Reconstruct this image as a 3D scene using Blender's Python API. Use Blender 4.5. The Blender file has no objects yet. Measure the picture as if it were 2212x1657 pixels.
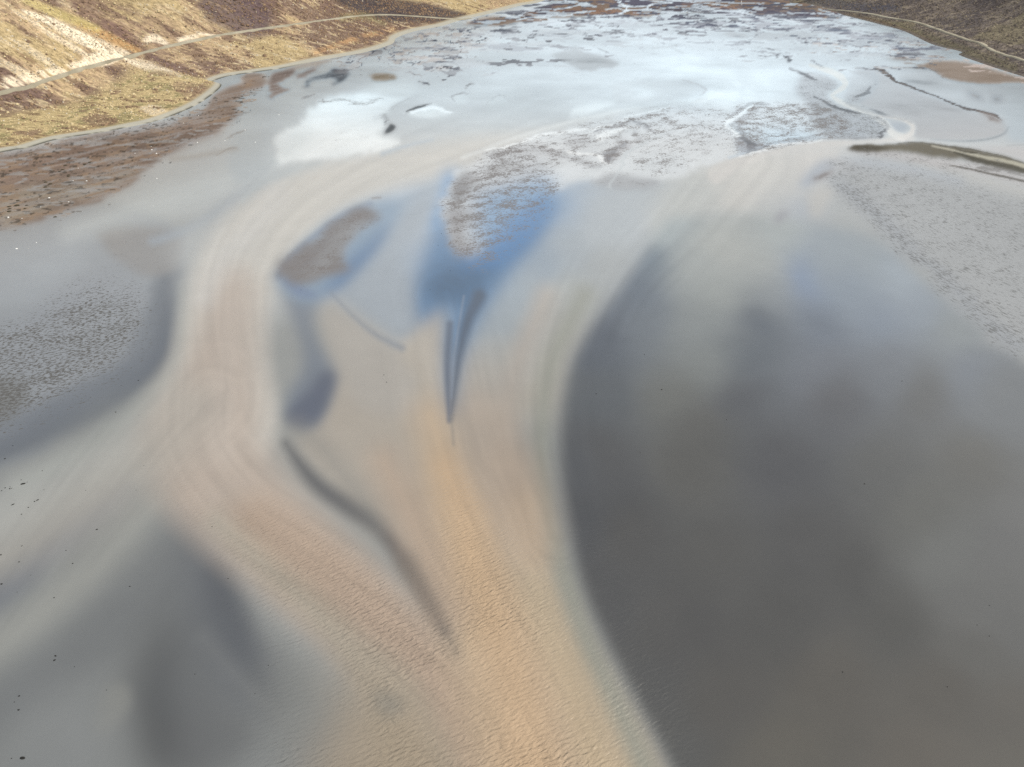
import bpy, math, random
import numpy as np

# ------------------------------------------------------------------ camera, world, sun, exposure
scene = bpy.context.scene
PITCH = math.radians(37.0)
CAM_H = 120.0
cam_d = bpy.data.cameras.new('drone_camera')
cam_d.sensor_width = 36.0
cam_d.lens = 36.0 * 1534.0 / 2212.0
cam_d.clip_start = 1.0
cam_d.clip_end = 30000.0
cam = bpy.data.objects.new('drone_camera', cam_d)
scene.collection.objects.link(cam)
cam.location = (0, 0, CAM_H)
cam.rotation_euler = (math.radians(90) - PITCH, 0, 0)
scene.camera = cam

SUN_EL = math.radians(38.0)
SUN_AZ = math.radians(97.0)          # clockwise from +Y (view direction)
world = bpy.data.worlds.new('World')
scene.world = world
world.use_nodes = True
wt = world.node_tree
for n in list(wt.nodes):
    wt.nodes.remove(n)


def N(tree, typ, **kw):
    n = tree.nodes.new(typ)
    for k, v in kw.items():
        if k.startswith('i_'):
            key = k[2:]
            key = int(key) if key.isdigit() else key
            n.inputs[key].default_value = v
        else:
            setattr(n, k, v)
    return n


sky = N(wt, 'ShaderNodeTexSky')
sky.sky_type = 'NISHITA'
sky.sun_disc = False
sky.sun_elevation = SUN_EL
sky.sun_rotation = SUN_AZ
sky.altitude = 100
tcw = N(wt, 'ShaderNodeTexCoord')
sep = N(wt, 'ShaderNodeSeparateXYZ')
wt.links.new(tcw.outputs['Generated'], sep.inputs[0])
zc = N(wt, 'ShaderNodeMath', operation='MAXIMUM', i_1=0.0)
wt.links.new(sep.outputs['Z'], zc.inputs[0])
za = N(wt, 'ShaderNodeMath', operation='ADD', i_1=0.18)
wt.links.new(zc.outputs[0], za.inputs[0])
dx = N(wt, 'ShaderNodeMath', operation='DIVIDE')
dy = N(wt, 'ShaderNodeMath', operation='DIVIDE')
wt.links.new(sep.outputs['X'], dx.inputs[0]); wt.links.new(za.outputs[0], dx.inputs[1])
wt.links.new(sep.outputs['Y'], dy.inputs[0]); wt.links.new(za.outputs[0], dy.inputs[1])
cmb = N(wt, 'ShaderNodeCombineXYZ')
wt.links.new(dx.outputs[0], cmb.inputs[0]); wt.links.new(dy.outputs[0], cmb.inputs[1])
cmap = N(wt, 'ShaderNodeMapping')
cmap.inputs['Location'].default_value = (3.7, 1.9, 0.0)
wt.links.new(cmb.outputs[0], cmap.inputs[0])
cn = N(wt, 'ShaderNodeTexNoise')
cn.inputs['Scale'].default_value = 1.0
cn.inputs['Detail'].default_value = 5
cn.inputs['Roughness'].default_value = 0.5
wt.links.new(cmap.outputs[0], cn.inputs['Vector'])
# more cloud in the way toward the horizon, as broken cloud always looks
hz = N(wt, 'ShaderNodeMapRange')
hz.inputs['From Min'].default_value = 0.0
hz.inputs['From Max'].default_value = 0.5
hz.inputs['To Min'].default_value = 0.24
hz.inputs['To Max'].default_value = 0.0
wt.links.new(zc.outputs[0], hz.inputs['Value'])
cadd = N(wt, 'ShaderNodeMath', operation='ADD')
wt.links.new(cn.outputs['Fac'], cadd.inputs[0]); wt.links.new(hz.outputs[0], cadd.inputs[1])
cr = N(wt, 'ShaderNodeMapRange', interpolation_type='SMOOTHSTEP')
cr.inputs['From Min'].default_value = 0.36
cr.inputs['From Max'].default_value = 0.60
wt.links.new(cadd.outputs[0], cr.inputs['Value'])
cmix = N(wt, 'ShaderNodeMix', data_type='RGBA')
ccol = N(wt, 'ShaderNodeMix', data_type='RGBA')
ccol.inputs['A'].default_value = (9.6, 11.0, 12.2, 1)
ccol.inputs['B'].default_value = (10.5, 10.8, 10.9, 1)
chz = N(wt, 'ShaderNodeMapRange')
chz.inputs['From Max'].default_value = 0.45
wt.links.new(zc.outputs[0], chz.inputs['Value'])
wt.links.new(chz.outputs[0], ccol.inputs['Factor'])
wt.links.new(ccol.outputs['Result'], cmix.inputs['B'])
wt.links.new(cr.outputs[0], cmix.inputs['Factor'])
wt.links.new(sky.outputs[0], cmix.inputs['A'])
bg = N(wt, 'ShaderNodeBackground')
bg.inputs['Strength'].default_value = 0.10
wt.links.new(cmix.outputs['Result'], bg.inputs['Color'])
wo = N(wt, 'ShaderNodeOutputWorld')
wt.links.new(bg.outputs[0], wo.inputs[0])

sun_d = bpy.data.lights.new('sun', 'SUN')
sun_d.energy = 2.7
sun_d.angle = math.radians(0.6)
sun_d.color = (1.0, 0.92, 0.79)
sun = bpy.data.objects.new('sun', sun_d)
scene.collection.objects.link(sun)
# lamp shines along local -Z: point -Z away from the sun direction
sun.rotation_euler = (math.radians(90) - SUN_EL, 0, math.pi - SUN_AZ)
sun.location = (300, 0, 400)

scene.cycles.use_denoising = False      # keep the grain of the ground
scene.view_settings.view_transform = 'Standard'
scene.view_settings.look = 'None'
scene.view_settings.gamma = 1.0
scene.view_settings.use_curve_mapping = False
scene.view_settings.exposure = 0.25

COL = scene.collection

# ------------------------------------------------------------------ mapping between the map of the bay and measured bearings
F0, CX, CY = 1534.0, 1106.0, 828.5
SP, CP = math.sin(PITCH), math.cos(PITCH)


def ground(u, v, z=0.0):
    u = np.asarray(u, dtype=np.float64); v = np.asarray(v, dtype=np.float64)
    x = (u - CX) / F0; y = (CY - v) / F0
    Y = CP + y * SP; Z = -SP + y * CP
    t = (z - CAM_H) / Z
    return x * t, Y * t


# ------------------------------------------------------------------ numeric helpers
def lin(c):
    c = np.asarray(c, dtype=np.float64) / 255.0
    return np.where(c <= 0.04045, c / 12.92, ((c + 0.055) / 1.055) ** 2.4)


def C(r, g, b):
    return lin((r, g, b)) / 1.4


def hash2(ix, iy, seed):
    h = (ix.astype(np.int64) * 374761393 + iy.astype(np.int64) * 668265263 + seed * 974634777) & 0xFFFFFFFF
    h = ((h ^ (h >> 13)) * 1274126177) & 0xFFFFFFFF
    h = h ^ (h >> 16)
    return (h & 0xFFFFFF).astype(np.float32) / float(0xFFFFFF)


def vnoise(x, y, seed):
    ix = np.floor(x); iy = np.floor(y)
    fx = (x - ix).astype(np.float32); fy = (y - iy).astype(np.float32)
    fx = fx * fx * (3 - 2 * fx); fy = fy * fy * (3 - 2 * fy)
    ix = ix.astype(np.int64); iy = iy.astype(np.int64)
    a = hash2(ix, iy, seed); b = hash2(ix + 1, iy, seed)
    c = hash2(ix, iy + 1, seed); d = hash2(ix + 1, iy + 1, seed)
    return (a + (b - a) * fx) * (1 - fy) + (c + (d - c) * fx) * fy


def fbm(x, y, seed, octv=4, gain=0.5):
    s = 0; a = 1.0; t = 0
    for o in range(octv):
        s = s + a * vnoise(x * 2 ** o + 17.3 * o, y * 2 ** o - 9.1 * o, seed + o)
        t += a; a *= gain
    return s / t


def spline(pts, n=8):
    p = np.asarray(pts, dtype=np.float64)
    if len(p) < 3:
        k = np.linspace(0, 1, n + 1)[:, None]
        return p[0] * (1 - k) + p[-1] * k
    q = np.vstack([2 * p[0] - p[1], p, 2 * p[-1] - p[-2]])
    out = []
    for i in range(1, len(q) - 2):
        t = np.linspace(0, 1, n, endpoint=False)[:, None]
        out.append(0.5 * ((2 * q[i]) + (-q[i - 1] + q[i + 1]) * t + (2 * q[i - 1] - 5 * q[i] + 4 * q[i + 1] - q[i + 2]) * t ** 2
                          + (-q[i - 1] + 3 * q[i] - 3 * q[i + 1] + q[i + 2]) * t ** 3))
    out.append(p[-1:])
    return np.vstack(out)


def smooth01(x):
    x = np.clip(x, 0, 1)
    return x * x * (3 - 2 * x)


# ------------------------------------------------------------------ the map of the tidal flat
U0, U1, NU = -640.0, 2850.0, 1440
us = np.linspace(U0, U1, NU)
v_main = np.linspace(-40.0, 1800.0, 860)
v_far = -40.0 - 262.0 * (1 - (1 - np.linspace(0, 1, 40)[1:]) ** 2)
v_near = 1800.0 + np.linspace(0, 1, 12)[1:] * 420.0
vs = np.concatenate([v_far[::-1], v_main, v_near])
NV = len(vs)
UU, VV = np.meshgrid(us, vs)
GX, GY = ground(UU, VV)
DU = us[1] - us[0]
DIST = np.sqrt(GX ** 2 + GY ** 2 + CAM_H ** 2)
PXM = (F0 / DIST).astype(np.float32)          # map units per metre, across
# natural wobble for outlines: metre-scale noise carried into map units
w1 = (fbm(GX / 14, GY / 14, 11, 5, 0.6) - 0.5).astype(np.float32)
w2 = (fbm(GX / 14 + 50, GY / 14, 23, 5, 0.6) - 0.5).astype(np.float32)
SINK = (CAM_H / DIST).astype(np.float32)
w1 = w1 + 0.35 * (fbm(GX / 2.2, GY / 2.2, 31, 3) - 0.5).astype(np.float32)
w2 = w2 + 0.35 * (fbm(GX / 2.2 + 9, GY / 2.2, 37, 3) - 0.5).astype(np.float32)
WX = w1 * PXM * 14
WY = w2 * PXM * 14 * SINK
_b1 = (fbm(GX / 45, GY / 45, 61, 4, 0.5) - 0.5).astype(np.float32); _b2 = (fbm(GX / 45 + 31, GY / 45, 67, 4, 0.5) - 0.5).astype(np.float32)
WBX = _b1 * PXM * 24; WBY = _b2 * PXM * 24 * SINK      # broad wander for soft sand patches
ALB = np.zeros((NV, NU, 3), dtype=np.float32)
SC = {k: np.zeros((NV, NU), dtype=np.float32) for k in ('rough', 'spec', 'fleck', 'fleck2', 'net', 'ripple', 'z')}
CLS = np.zeros((NV, NU), dtype=np.int8)


def bbox(pts, pad):
    x0, y0 = pts.min(0) - pad; x1, y1 = pts.max(0) + pad
    i0 = max(0, int(np.searchsorted(us, x0)) - 1); i1 = min(NU, int(np.searchsorted(us, x1)) + 1)
    j0 = max(0, int(np.searchsorted(vs, y0)) - 1); j1 = min(NV, int(np.searchsorted(vs, y1)) + 1)
    return j0, j1, i0, i1


def boxblur(m, r, axis):
    if r < 1:
        return m
    r = int(r)
    m = np.moveaxis(m, axis, 0)
    p = np.concatenate([np.repeat(m[:1], r + 1, 0), m, np.repeat(m[-1:], r, 0)], 0)
    c = np.cumsum(p, 0, dtype=np.float64)
    o = ((c[2 * r + 1:] - c[:-2 * r - 1]) / (2 * r + 1)).astype(np.float32)
    return np.moveaxis(o, 0, axis)


def poly(pts, soft=3.0, wob=0.0, curve=True, n=6, wander=0.0):
    """soft-edged mask of an outline on the map"""
    p = np.asarray(pts, dtype=np.float64)
    if curve:
        p = spline(np.vstack([p, p[:1]]), n)
    pad = soft * 2.2 + 4 + abs(wob) * 40 + wander * 60
    j0, j1, i0, i1 = bbox(p, pad)
    if j1 - j0 < 2 or i1 - i0 < 2:
        return None
    X = UU[j0:j1, i0:i1]; Y = VV[j0:j1, i0:i1]
    if wob:
        X = X + WX[j0:j1, i0:i1] * wob; Y = Y + WY[j0:j1, i0:i1] * wob
    if wander:
        X = X + WBX[j0:j1, i0:i1] * wander; Y = Y + WBY[j0:j1, i0:i1] * wander
    ins = np.zeros(X.shape, dtype=bool)
    q = np.roll(p, -1, 0)
    for (ax, ay), (bx, by) in zip(p, q):
        if ay == by:
            continue
        c = ((ay > Y) != (by > Y))
        if not c.any():
            continue
        ins ^= c & (X < (bx - ax) * (Y - ay) / (by - ay) + ax)
    m = ins.astype(np.float32)
    ru = soft / DU / 1.5
    rv = soft / (v_main[1] - v_main[0]) / 1.5
    for k in range(3):
        m = boxblur(m, round(ru), 1); m = boxblur(m, round(rv), 0)
    return (j0, j1, i0, i1, m)


def line(pts, width, soft=4.0, wob=0.0, n=6, taper=False):
    """mask of a band along a curve; width may change from point to point"""
    sc_ = getattr(pts, 's', 1.0)
    width = np.maximum(np.asarray(width, dtype=np.float64) * sc_, 1.3) if sc_ != 1.0 else width
    if np.ndim(width) == 0:
        width = float(width)
    p = np.asarray(pts, dtype=np.float64)
    w = np.full(len(p), float(width)) if np.isscalar(width) else np.asarray(width, dtype=np.float64)
    pw = spline(np.hstack([p, w[:, None]]), n)
    p = pw[:, :2]; w = np.maximum(pw[:, 2], 0.3) / 2
    if taper:
        k = np.linspace(0, 1, len(w)); w = w * np.sqrt(np.clip(np.minimum(k, 1 - k) * 5, 0.02, 1))
    pad = w.max() + soft + 4 + abs(wob) * 40
    j0, j1, i0, i1 = bbox(p, pad)
    if j1 - j0 < 2 or i1 - i0 < 2:
        return None
    X = UU[j0:j1, i0:i1]; Y = VV[j0:j1, i0:i1]
    if wob:
        X = X + WX[j0:j1, i0:i1] * wob; Y = Y + WY[j0:j1, i0:i1] * wob
    best = np.full(X.shape, 1e9)
    for k in range(len(p) - 1):
        ax, ay = p[k]; bx, by = p[k + 1]
        dx_, dy_ = bx - ax, by - ay
        L = dx_ * dx_ + dy_ * dy_ + 1e-9
        t = np.clip(((X - ax) * dx_ + (Y - ay) * dy_) / L, 0, 1)
        d = np.hypot(X - ax - t * dx_, Y - ay - t * dy_) - (w[k] + (w[k + 1] - w[k]) * t)
        best = np.minimum(best, d)
    m = smooth01(0.5 - best / (2 * soft)).astype(np.float32)
    return (j0, j1, i0, i1, m)


def put(m, col=None, op=1.0, cls=None, **sc):
    if m is None:
        return
    j0, j1, i0, i1, a = m
    a = a * op
    if col is not None:
        s = ALB[j0:j1, i0:i1]
        s += (np.asarray(col, dtype=np.float32) - s) * a[..., None]
    for k, v in sc.items():
        s = SC[k][j0:j1, i0:i1]
        s += (v - s) * a
    if cls is not None:
        CLS[j0:j1, i0:i1][a > 0.5] = cls



def tone(mask, pts, op=1.0, power=3.0, **kw):
    """surface tone, sky reflections painted in, set at scattered spots, blended smoothly between them"""
    j0, j1, i0, i1, a = mask
    X = UU[j0:j1, i0:i1] + 0.6 * WBX[j0:j1, i0:i1]; Y = VV[j0:j1, i0:i1] + 0.6 * WBY[j0:j1, i0:i1]
    wsum = np.zeros(X.shape, dtype=np.float32); c = np.zeros(X.shape + (3,), dtype=np.float32)
    for (u, v, col) in pts:
        w = (1.0 / (((X - u) ** 2 + (Y - v) ** 2) / 3000.0 + 1.0) ** 2).astype(np.float32)
        wsum += w; c += w[..., None] * np.asarray(C(*col), dtype=np.float32)
    c /= wsum[..., None]
    s = ALB[j0:j1, i0:i1]
    s += (c - s) * (a * op)[..., None]
    for k, v in kw.items():
        if k == 'cls':
            CLS[j0:j1, i0:i1][a > 0.5] = v
        else:
            t = SC[k][j0:j1, i0:i1]; t += (v - t) * a


def streak(pts, width, amp, seed, across=9.0, along=160.0):
    """silt drawn out along the current"""
    p = spline(pts, 8)
    pad = width * 1.2
    j0, j1, i0, i1 = bbox(p, pad)
    X = UU[j0:j1, i0:i1]; Y = VV[j0:j1, i0:i1]
    best = np.full(X.shape, 1e9); sa = np.zeros(X.shape); sd = np.zeros(X.shape)
    acc = 0.0
    for i in range(len(p) - 1):
        ax, ay = p[i]; bx, by = p[i + 1]
        dx_, dy_ = bx - ax, by - ay
        L = math.hypot(dx_, dy_) + 1e-9
        t = np.clip(((X - ax) * dx_ + (Y - ay) * dy_) / (L * L), 0, 1)
        ex, ey = X - ax - t * dx_, Y - ay - t * dy_
        d = np.hypot(ex, ey); m = d < best
        best = np.where(m, d, best); sa = np.where(m, acc + t * L, sa)
        sd = np.where(m, d * np.sign(dx_ * ey - dy_ * ex), sd)
        acc += L
    n = fbm(sd / across + 0.02 * sa, sa / along, seed, 4, 0.55) - 0.5
    n = boxblur(boxblur(n.astype(np.float32), 2, 0), 2, 1)
    m = smooth01((width / 2 - best) / (width * 0.35))
    ALB[j0:j1, i0:i1] *= (1 + amp * n * m)[..., None].astype(np.float32)


MUD, RIVER, POOL, BANK, WEED, MARSH, SPIT, BEACH = range(8)


class Trace(list):
    s = 1.0


def K(ox, oy, pts, s=0.299):
    """a traced outline, moved to the common map frame"""
    r = Trace((ox * 0.8848 + x * s, oy * 0.8848 + y * s) for x, y in pts)
    r.s = s if s > 0.2 else 1.0
    return r


# ---- base: shallow silty water over the flat, paler toward the head of the bay: cloud reflection painted in
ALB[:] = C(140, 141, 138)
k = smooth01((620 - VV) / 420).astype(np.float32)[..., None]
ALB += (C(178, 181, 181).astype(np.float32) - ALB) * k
SC['rough'][:] = 0.22
SC['spec'][:] = 0.6
CLS[:] = RIVER

# ---- the wide right-hand basin of dark wet mud

# ---- left basin
put(poly([(-900, 560), (0, 485), (200, 440), (330, 465), (400, 520), (386, 600), (383, 690), (348, 785), (238, 876), (122, 942), (0, 1008), (-900, 1165)], 12), C(136, 140, 143), cls=MUD, rough=0.2)
put(line([(374, 600), (366, 690), (330, 775), (220, 858), (100, 922), (0, 970), (-200, 1060)], [72, 78, 84, 86, 80, 72, 70], 26), C(82, 87, 95), 0.92)
put(poly([(-300, 500), (0, 490), (180, 470), (190, 560), (60, 640), (-300, 660)], 50), C(162, 168, 173), 0.7)
put(poly([(205, 505), (260, 488), (350, 492), (392, 515), (388, 580), (330, 600), (290, 590), (240, 550)], 10, 0.4), C(130, 126, 122), 0.75, fleck=0.15)
put(line([(150, 500), (300, 450), (420, 420), (560, 370)], [30, 60, 80, 70], 34), C(190, 195, 194), 0.6)
put(line([(330, 520), (420, 490), (480, 450), (560, 400), (640, 370)], [18, 22, 26, 20, 10], 14, 0.3), C(140, 150, 160), 0.7)
put(poly([(40, 700), (170, 620), (290, 630), (335, 700), (295, 790), (190, 860), (80, 910), (0, 945), (-300, 1000), (-300, 760)], 25, 0.4), C(132, 135, 139), 0.8, fleck=0.95, rough=0.15)
put(poly([(-200, 830), (20, 820), (60, 850), (40, 900), (-20, 930), (-200, 960)], 15, 0.5), C(105, 105, 102), 0.8, fleck=1.0)
put(poly([(230, 560), (300, 600), (330, 680), (250, 640), (150, 650), (80, 690), (120, 620)], 26), C(136, 139, 144), 0.5, fleck=0.4)

put(line([(345, 640), (325, 720), (285, 790), (180, 856), (50, 915), (-100, 975)], [36, 44, 50, 54, 50, 50], 26, 0.5), C(92, 97, 104), 0.6, fleck=0.2)
# ---- lower left bands
put(poly([(-900, 1150), (0, 1010), (240, 880), (420, 860), (420, 1000), (380, 1200), (560, 1300), (700, 1450), (800, 1657), (900, 2300), (-800, 2300)], 40, wander=0.9), C(116, 118, 117), 0.9, cls=MUD)
put(line([(-100, 1165), (100, 1070), (260, 980), (390, 900)], [110, 110, 110, 100], 50), C(160, 160, 155), 0.85)
put(line([(-150, 1360), (20, 1265), (110, 1185), (190, 1120), (270, 1060)], [80, 70, 55, 45, 30], 36), C(100, 104, 111), 0.85)
put(line([(-120, 1470), (60, 1345), (170, 1255), (260, 1170), (330, 1090)], [90, 80, 80, 70, 60], 45), C(148, 148, 142), 0.75)
put(line([(420, 1130), (360, 1240), (260, 1340), (120, 1450), (-50, 1560)], [80, 130, 130, 110, 100], 60), C(98, 100, 101), 0.8)
put(poly([(400, 1130), (470, 1170), (560, 1240), (620, 1360), (660, 1480), (650, 1560), (570, 1560), (500, 1480), (430, 1390), (400, 1260)], 48, wander=0.8), C(76, 79, 85), 0.9)
put(line([(470, 1240), (500, 1340), (540, 1440), (590, 1530)], [60, 70, 70, 50], 34), C(66, 69, 75), 0.6)
put(poly([(300, 1420), (400, 1340), (460, 1420), (500, 1540), (540, 1720), (360, 1760), (320, 1620), (290, 1500)], 60, wander=1.4), C(54, 55, 56), 0.95)
put(poly([(440, 1440), (520, 1500), (600, 1570), (620, 1640), (520, 1720), (400, 1720), (420, 1560)], 44, wander=0.9), C(82, 83, 84), 0.8)
put(line([(440, 1380), (500, 1450), (560, 1510), (620, 1560)], 30, 32), C(114, 115, 114), 0.5)
put(poly([(420, 1290), (560, 1350), (575, 1500), (450, 1570), (330, 1490), (370, 1380)], 60, wander=1.2), C(84, 86, 88), 0.55)
put(poly([(225, 1500), (270, 1482), (298, 1510), (286, 1560), (240, 1600), (200, 1580)], 16, wander=0.9), C(126, 126, 121), 0.7)
put(poly([(0, 1520), (150, 1500), (260, 1600), (200, 1720), (0, 1720)], 60, wander=0.9), C(120, 122, 122), 0.7)

# ---- upper pale shallow water in the whole middle
put(poly([(380, 520), (480, 440), (640, 380), (900, 330), (1150, 280), (1500, 190), (1800, 300), (1760, 420), (1700, 520), (1500, 560), (1350, 640), (1250, 780), (1150, 900), (900, 800), (700, 660), (560, 700), (420, 700)], 40), C(172, 174, 173), 0.9)

MP = [(600, 450, (186, 189, 186)), (780, 400, (186, 190, 190)), (880, 450, (172, 182, 192)), (900, 560, (152, 163, 175)), (840, 620, (136, 147, 159)), (820, 690, (126, 136, 147)), (1215, 450, (140, 158, 178)), (1350, 450, (166, 172, 176)), (1500, 450, (178, 179, 174)), (1600, 430, (188, 184, 176)), (1560, 500, (178, 178, 174)), (1680, 470, (176, 177, 174)), (1740, 450, (146, 154, 164)),
      (1160, 560, (130, 144, 158)), (1240, 540, (144, 152, 158)), (1310, 560, (150, 153, 153)), (1300, 500, (164, 170, 174)), (1050, 700, (140, 150, 158)), (1100, 640, (144, 156, 166)), (1160, 690, (160, 158, 152)), (1220, 640, (160, 162, 158)), (1200, 740, (158, 156, 149)), (1090, 790, (154, 153, 148)), (1040, 830, (158, 153, 145)), (1130, 860, (160, 154, 143)), (1170, 800, (160, 156, 146)), (1000, 870, (166, 155, 143)),
      (1100, 400, (186, 190, 192)), (1000, 320, (196, 196, 192)), (1650, 350, (194, 190, 182)), (1780, 330, (194, 188, 180)), (1720, 400, (190, 187, 180))]
tone(poly([(640, 380), (900, 330), (1150, 280), (1500, 300), (1830, 310), (1780, 400), (1740, 520), (1500, 560), (1350, 640), (1250, 780), (1200, 900), (1000, 920), (980, 800), (900, 760), (760, 660), (700, 640), (620, 520), (560, 480)], 40), MP)
# ---- main turbid channel, left arm
put(line([(1560, 200), (1380, 258), (1200, 300), (1000, 338), (830, 368), (700, 415), (590, 485), (515, 580), (485, 690), (478, 800), (470, 900)],
         [34, 46, 58, 72, 88, 118, 150, 172, 186, 205, 260], 30), C(190, 186, 178), 0.95, cls=RIVER, rough=0.3)
put(line([(500, 640), (480, 760), (460, 880), (440, 980), (520, 1090), (640, 1200), (770, 1320), (900, 1460), (1000, 1600), (1080, 1760)],
         [100, 145, 205, 250, 230, 210, 200, 200, 200, 220], 56), C(172, 158, 145), 0.95, cls=RIVER, ripple=0.75)
put(line([(505, 600), (500, 720), (490, 850), (480, 960)], [50, 60, 70, 80], 40), C(180, 169, 158), 0.6)
put(line([(395, 620), (394, 700), (372, 790), (300, 880), (180, 970), (40, 1050)], [14, 18, 26, 34, 40, 40], 26), C(158, 160, 154), 0.5)
put(line([(400, 880), (330, 980), (220, 1070), (90, 1160), (-60, 1240)], [130, 130, 110, 90, 70], 60), C(162, 157, 148), 0.65)
put(line([(600, 420), (540, 500), (480, 560), (440, 640)], [50, 50, 50, 40], 30), C(196, 194, 190), 0.5)
put(line([(560, 1130), (660, 1220), (780, 1330), (890, 1450), (960, 1560), (1010, 1700)], [120, 160, 170, 180, 200, 240], 50), C(166, 145, 126), 0.8, ripple=0.8)
# ---- fan between the arms
put(poly([(690, 640), (760, 690), (870, 770), (960, 900), (1000, 1000), (1050, 1200), (950, 1300), (850, 1180), (720, 1060), (640, 960), (680, 900), (720, 800), (700, 720)], 26), C(160, 151, 139), 0.95, cls=RIVER)
put(poly([(700, 660), (770, 700), (870, 770), (930, 860), (900, 900), (780, 880), (730, 800), (710, 730)], 24), C(162, 158, 152), 0.6)
put(poly([(900, 700), (950, 660), (962, 800), (972, 950), (940, 950), (900, 820), (860, 760)], 16), C(174, 164, 150), 0.8)
# ---- the bright tan stream in the centre
put(line([(930, 900), (965, 1000), (1000, 1120), (1040, 1260), (1085, 1400), (1140, 1560), (1200, 1720), (1280, 1900), (1400, 2300)],
         [60, 110, 160, 200, 240, 280, 320, 380, 500], 60), C(184, 161, 133), 0.85, cls=RIVER, ripple=0.9)
put(line([(960, 1010), (993, 1090), (1030, 1230), (1075, 1370), (1115, 1500), (1150, 1657), (1190, 1800)], [40, 70, 96, 104, 112, 130, 150], 52), C(194, 163, 128), 0.6, ripple=1.0)
put(line([(1135, 1090), (1145, 1150), (1165, 1250), (1215, 1380), (1275, 1510), (1330, 1630), (1400, 1800)], [60, 80, 90, 100, 120, 150, 170], 40), C(183, 163, 132), 0.6, cls=RIVER, ripple=0.5)
put(line([(1262, 640), (1192, 780), (1172, 900), (1170, 1020), (1186, 1140), (1225, 1260), (1262, 1370), (1308, 1470), (1360, 1580), (1410, 1700)], [40, 36, 34, 34, 36, 40, 40, 40, 44, 50], 26), C(140, 141, 130), 0.75)
put(line([(1180, 640), (1120, 780), (1090, 900), (1080, 1000)], [40, 40, 40, 40], 30), C(168, 157, 146), 0.6)
# ---- lower-left edge of the pink stream, grey green
put(line([(470, 1130), (560, 1210), (660, 1300), (760, 1400), (850, 1510), (900, 1657)], [40, 50, 60, 80, 120, 160], 36), C(150, 146, 133), 0.6, ripple=0.4)
put(poly([(720, 1440), (820, 1480), (940, 1560), (1000, 1720), (920, 1900), (640, 1900), (690, 1650)], 80), C(156, 139, 116), 0.8, ripple=0.6)
put(poly([(560, 1400), (660, 1440), (720, 1540), (640, 1600), (560, 1560)], 50), C(116, 117, 114), 0.7, ripple=0.3)
put(poly([(800, 1490), (860, 1500), (870, 1540), (820, 1545)], 18), C(122, 120, 113), 0.6)

# the basin itself, lighter cloud reflections painted into its tones
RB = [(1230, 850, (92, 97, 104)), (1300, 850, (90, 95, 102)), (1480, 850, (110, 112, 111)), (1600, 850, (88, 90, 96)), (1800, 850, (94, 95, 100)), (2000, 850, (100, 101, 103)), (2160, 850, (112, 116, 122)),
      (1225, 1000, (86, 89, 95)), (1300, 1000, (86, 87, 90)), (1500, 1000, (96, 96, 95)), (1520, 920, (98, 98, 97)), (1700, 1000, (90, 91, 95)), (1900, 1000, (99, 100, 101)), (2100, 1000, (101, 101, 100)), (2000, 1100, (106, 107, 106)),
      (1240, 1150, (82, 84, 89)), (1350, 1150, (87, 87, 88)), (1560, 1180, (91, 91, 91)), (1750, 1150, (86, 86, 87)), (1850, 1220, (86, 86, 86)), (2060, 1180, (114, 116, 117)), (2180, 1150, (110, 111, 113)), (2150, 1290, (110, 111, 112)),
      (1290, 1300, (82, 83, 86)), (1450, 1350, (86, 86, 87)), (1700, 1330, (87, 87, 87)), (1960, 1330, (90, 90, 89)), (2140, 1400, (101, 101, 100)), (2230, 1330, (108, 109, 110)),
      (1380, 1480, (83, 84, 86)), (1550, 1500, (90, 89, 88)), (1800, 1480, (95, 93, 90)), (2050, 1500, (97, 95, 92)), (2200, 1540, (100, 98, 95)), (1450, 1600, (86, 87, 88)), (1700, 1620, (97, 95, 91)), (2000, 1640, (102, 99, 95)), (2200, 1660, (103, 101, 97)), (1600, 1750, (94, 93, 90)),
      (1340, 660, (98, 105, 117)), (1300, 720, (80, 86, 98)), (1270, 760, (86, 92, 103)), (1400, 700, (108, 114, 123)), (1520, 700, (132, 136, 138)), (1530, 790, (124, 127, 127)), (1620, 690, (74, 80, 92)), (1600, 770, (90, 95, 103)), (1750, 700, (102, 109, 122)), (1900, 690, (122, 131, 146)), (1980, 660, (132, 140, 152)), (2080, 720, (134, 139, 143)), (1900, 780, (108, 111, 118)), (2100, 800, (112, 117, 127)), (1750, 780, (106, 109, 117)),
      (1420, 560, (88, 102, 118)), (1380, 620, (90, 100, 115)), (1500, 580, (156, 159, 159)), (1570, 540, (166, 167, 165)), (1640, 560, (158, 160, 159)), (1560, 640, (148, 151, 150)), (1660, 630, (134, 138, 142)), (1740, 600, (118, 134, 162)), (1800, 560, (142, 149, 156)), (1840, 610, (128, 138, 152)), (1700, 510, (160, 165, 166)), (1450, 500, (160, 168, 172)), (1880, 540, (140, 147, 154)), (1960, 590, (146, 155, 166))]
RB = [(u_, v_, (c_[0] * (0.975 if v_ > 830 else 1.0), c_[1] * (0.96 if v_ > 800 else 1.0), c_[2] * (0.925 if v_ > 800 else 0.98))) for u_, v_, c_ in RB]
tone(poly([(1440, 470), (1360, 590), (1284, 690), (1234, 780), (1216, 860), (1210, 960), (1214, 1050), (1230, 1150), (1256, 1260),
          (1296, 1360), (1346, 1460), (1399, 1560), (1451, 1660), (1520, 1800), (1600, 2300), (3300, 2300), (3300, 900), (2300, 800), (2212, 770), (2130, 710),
          (2000, 610), (1900, 520), (1750, 480), (1600, 460)], 17), RB, cls=MUD, rough=0.3, spec=0.45)


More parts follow.
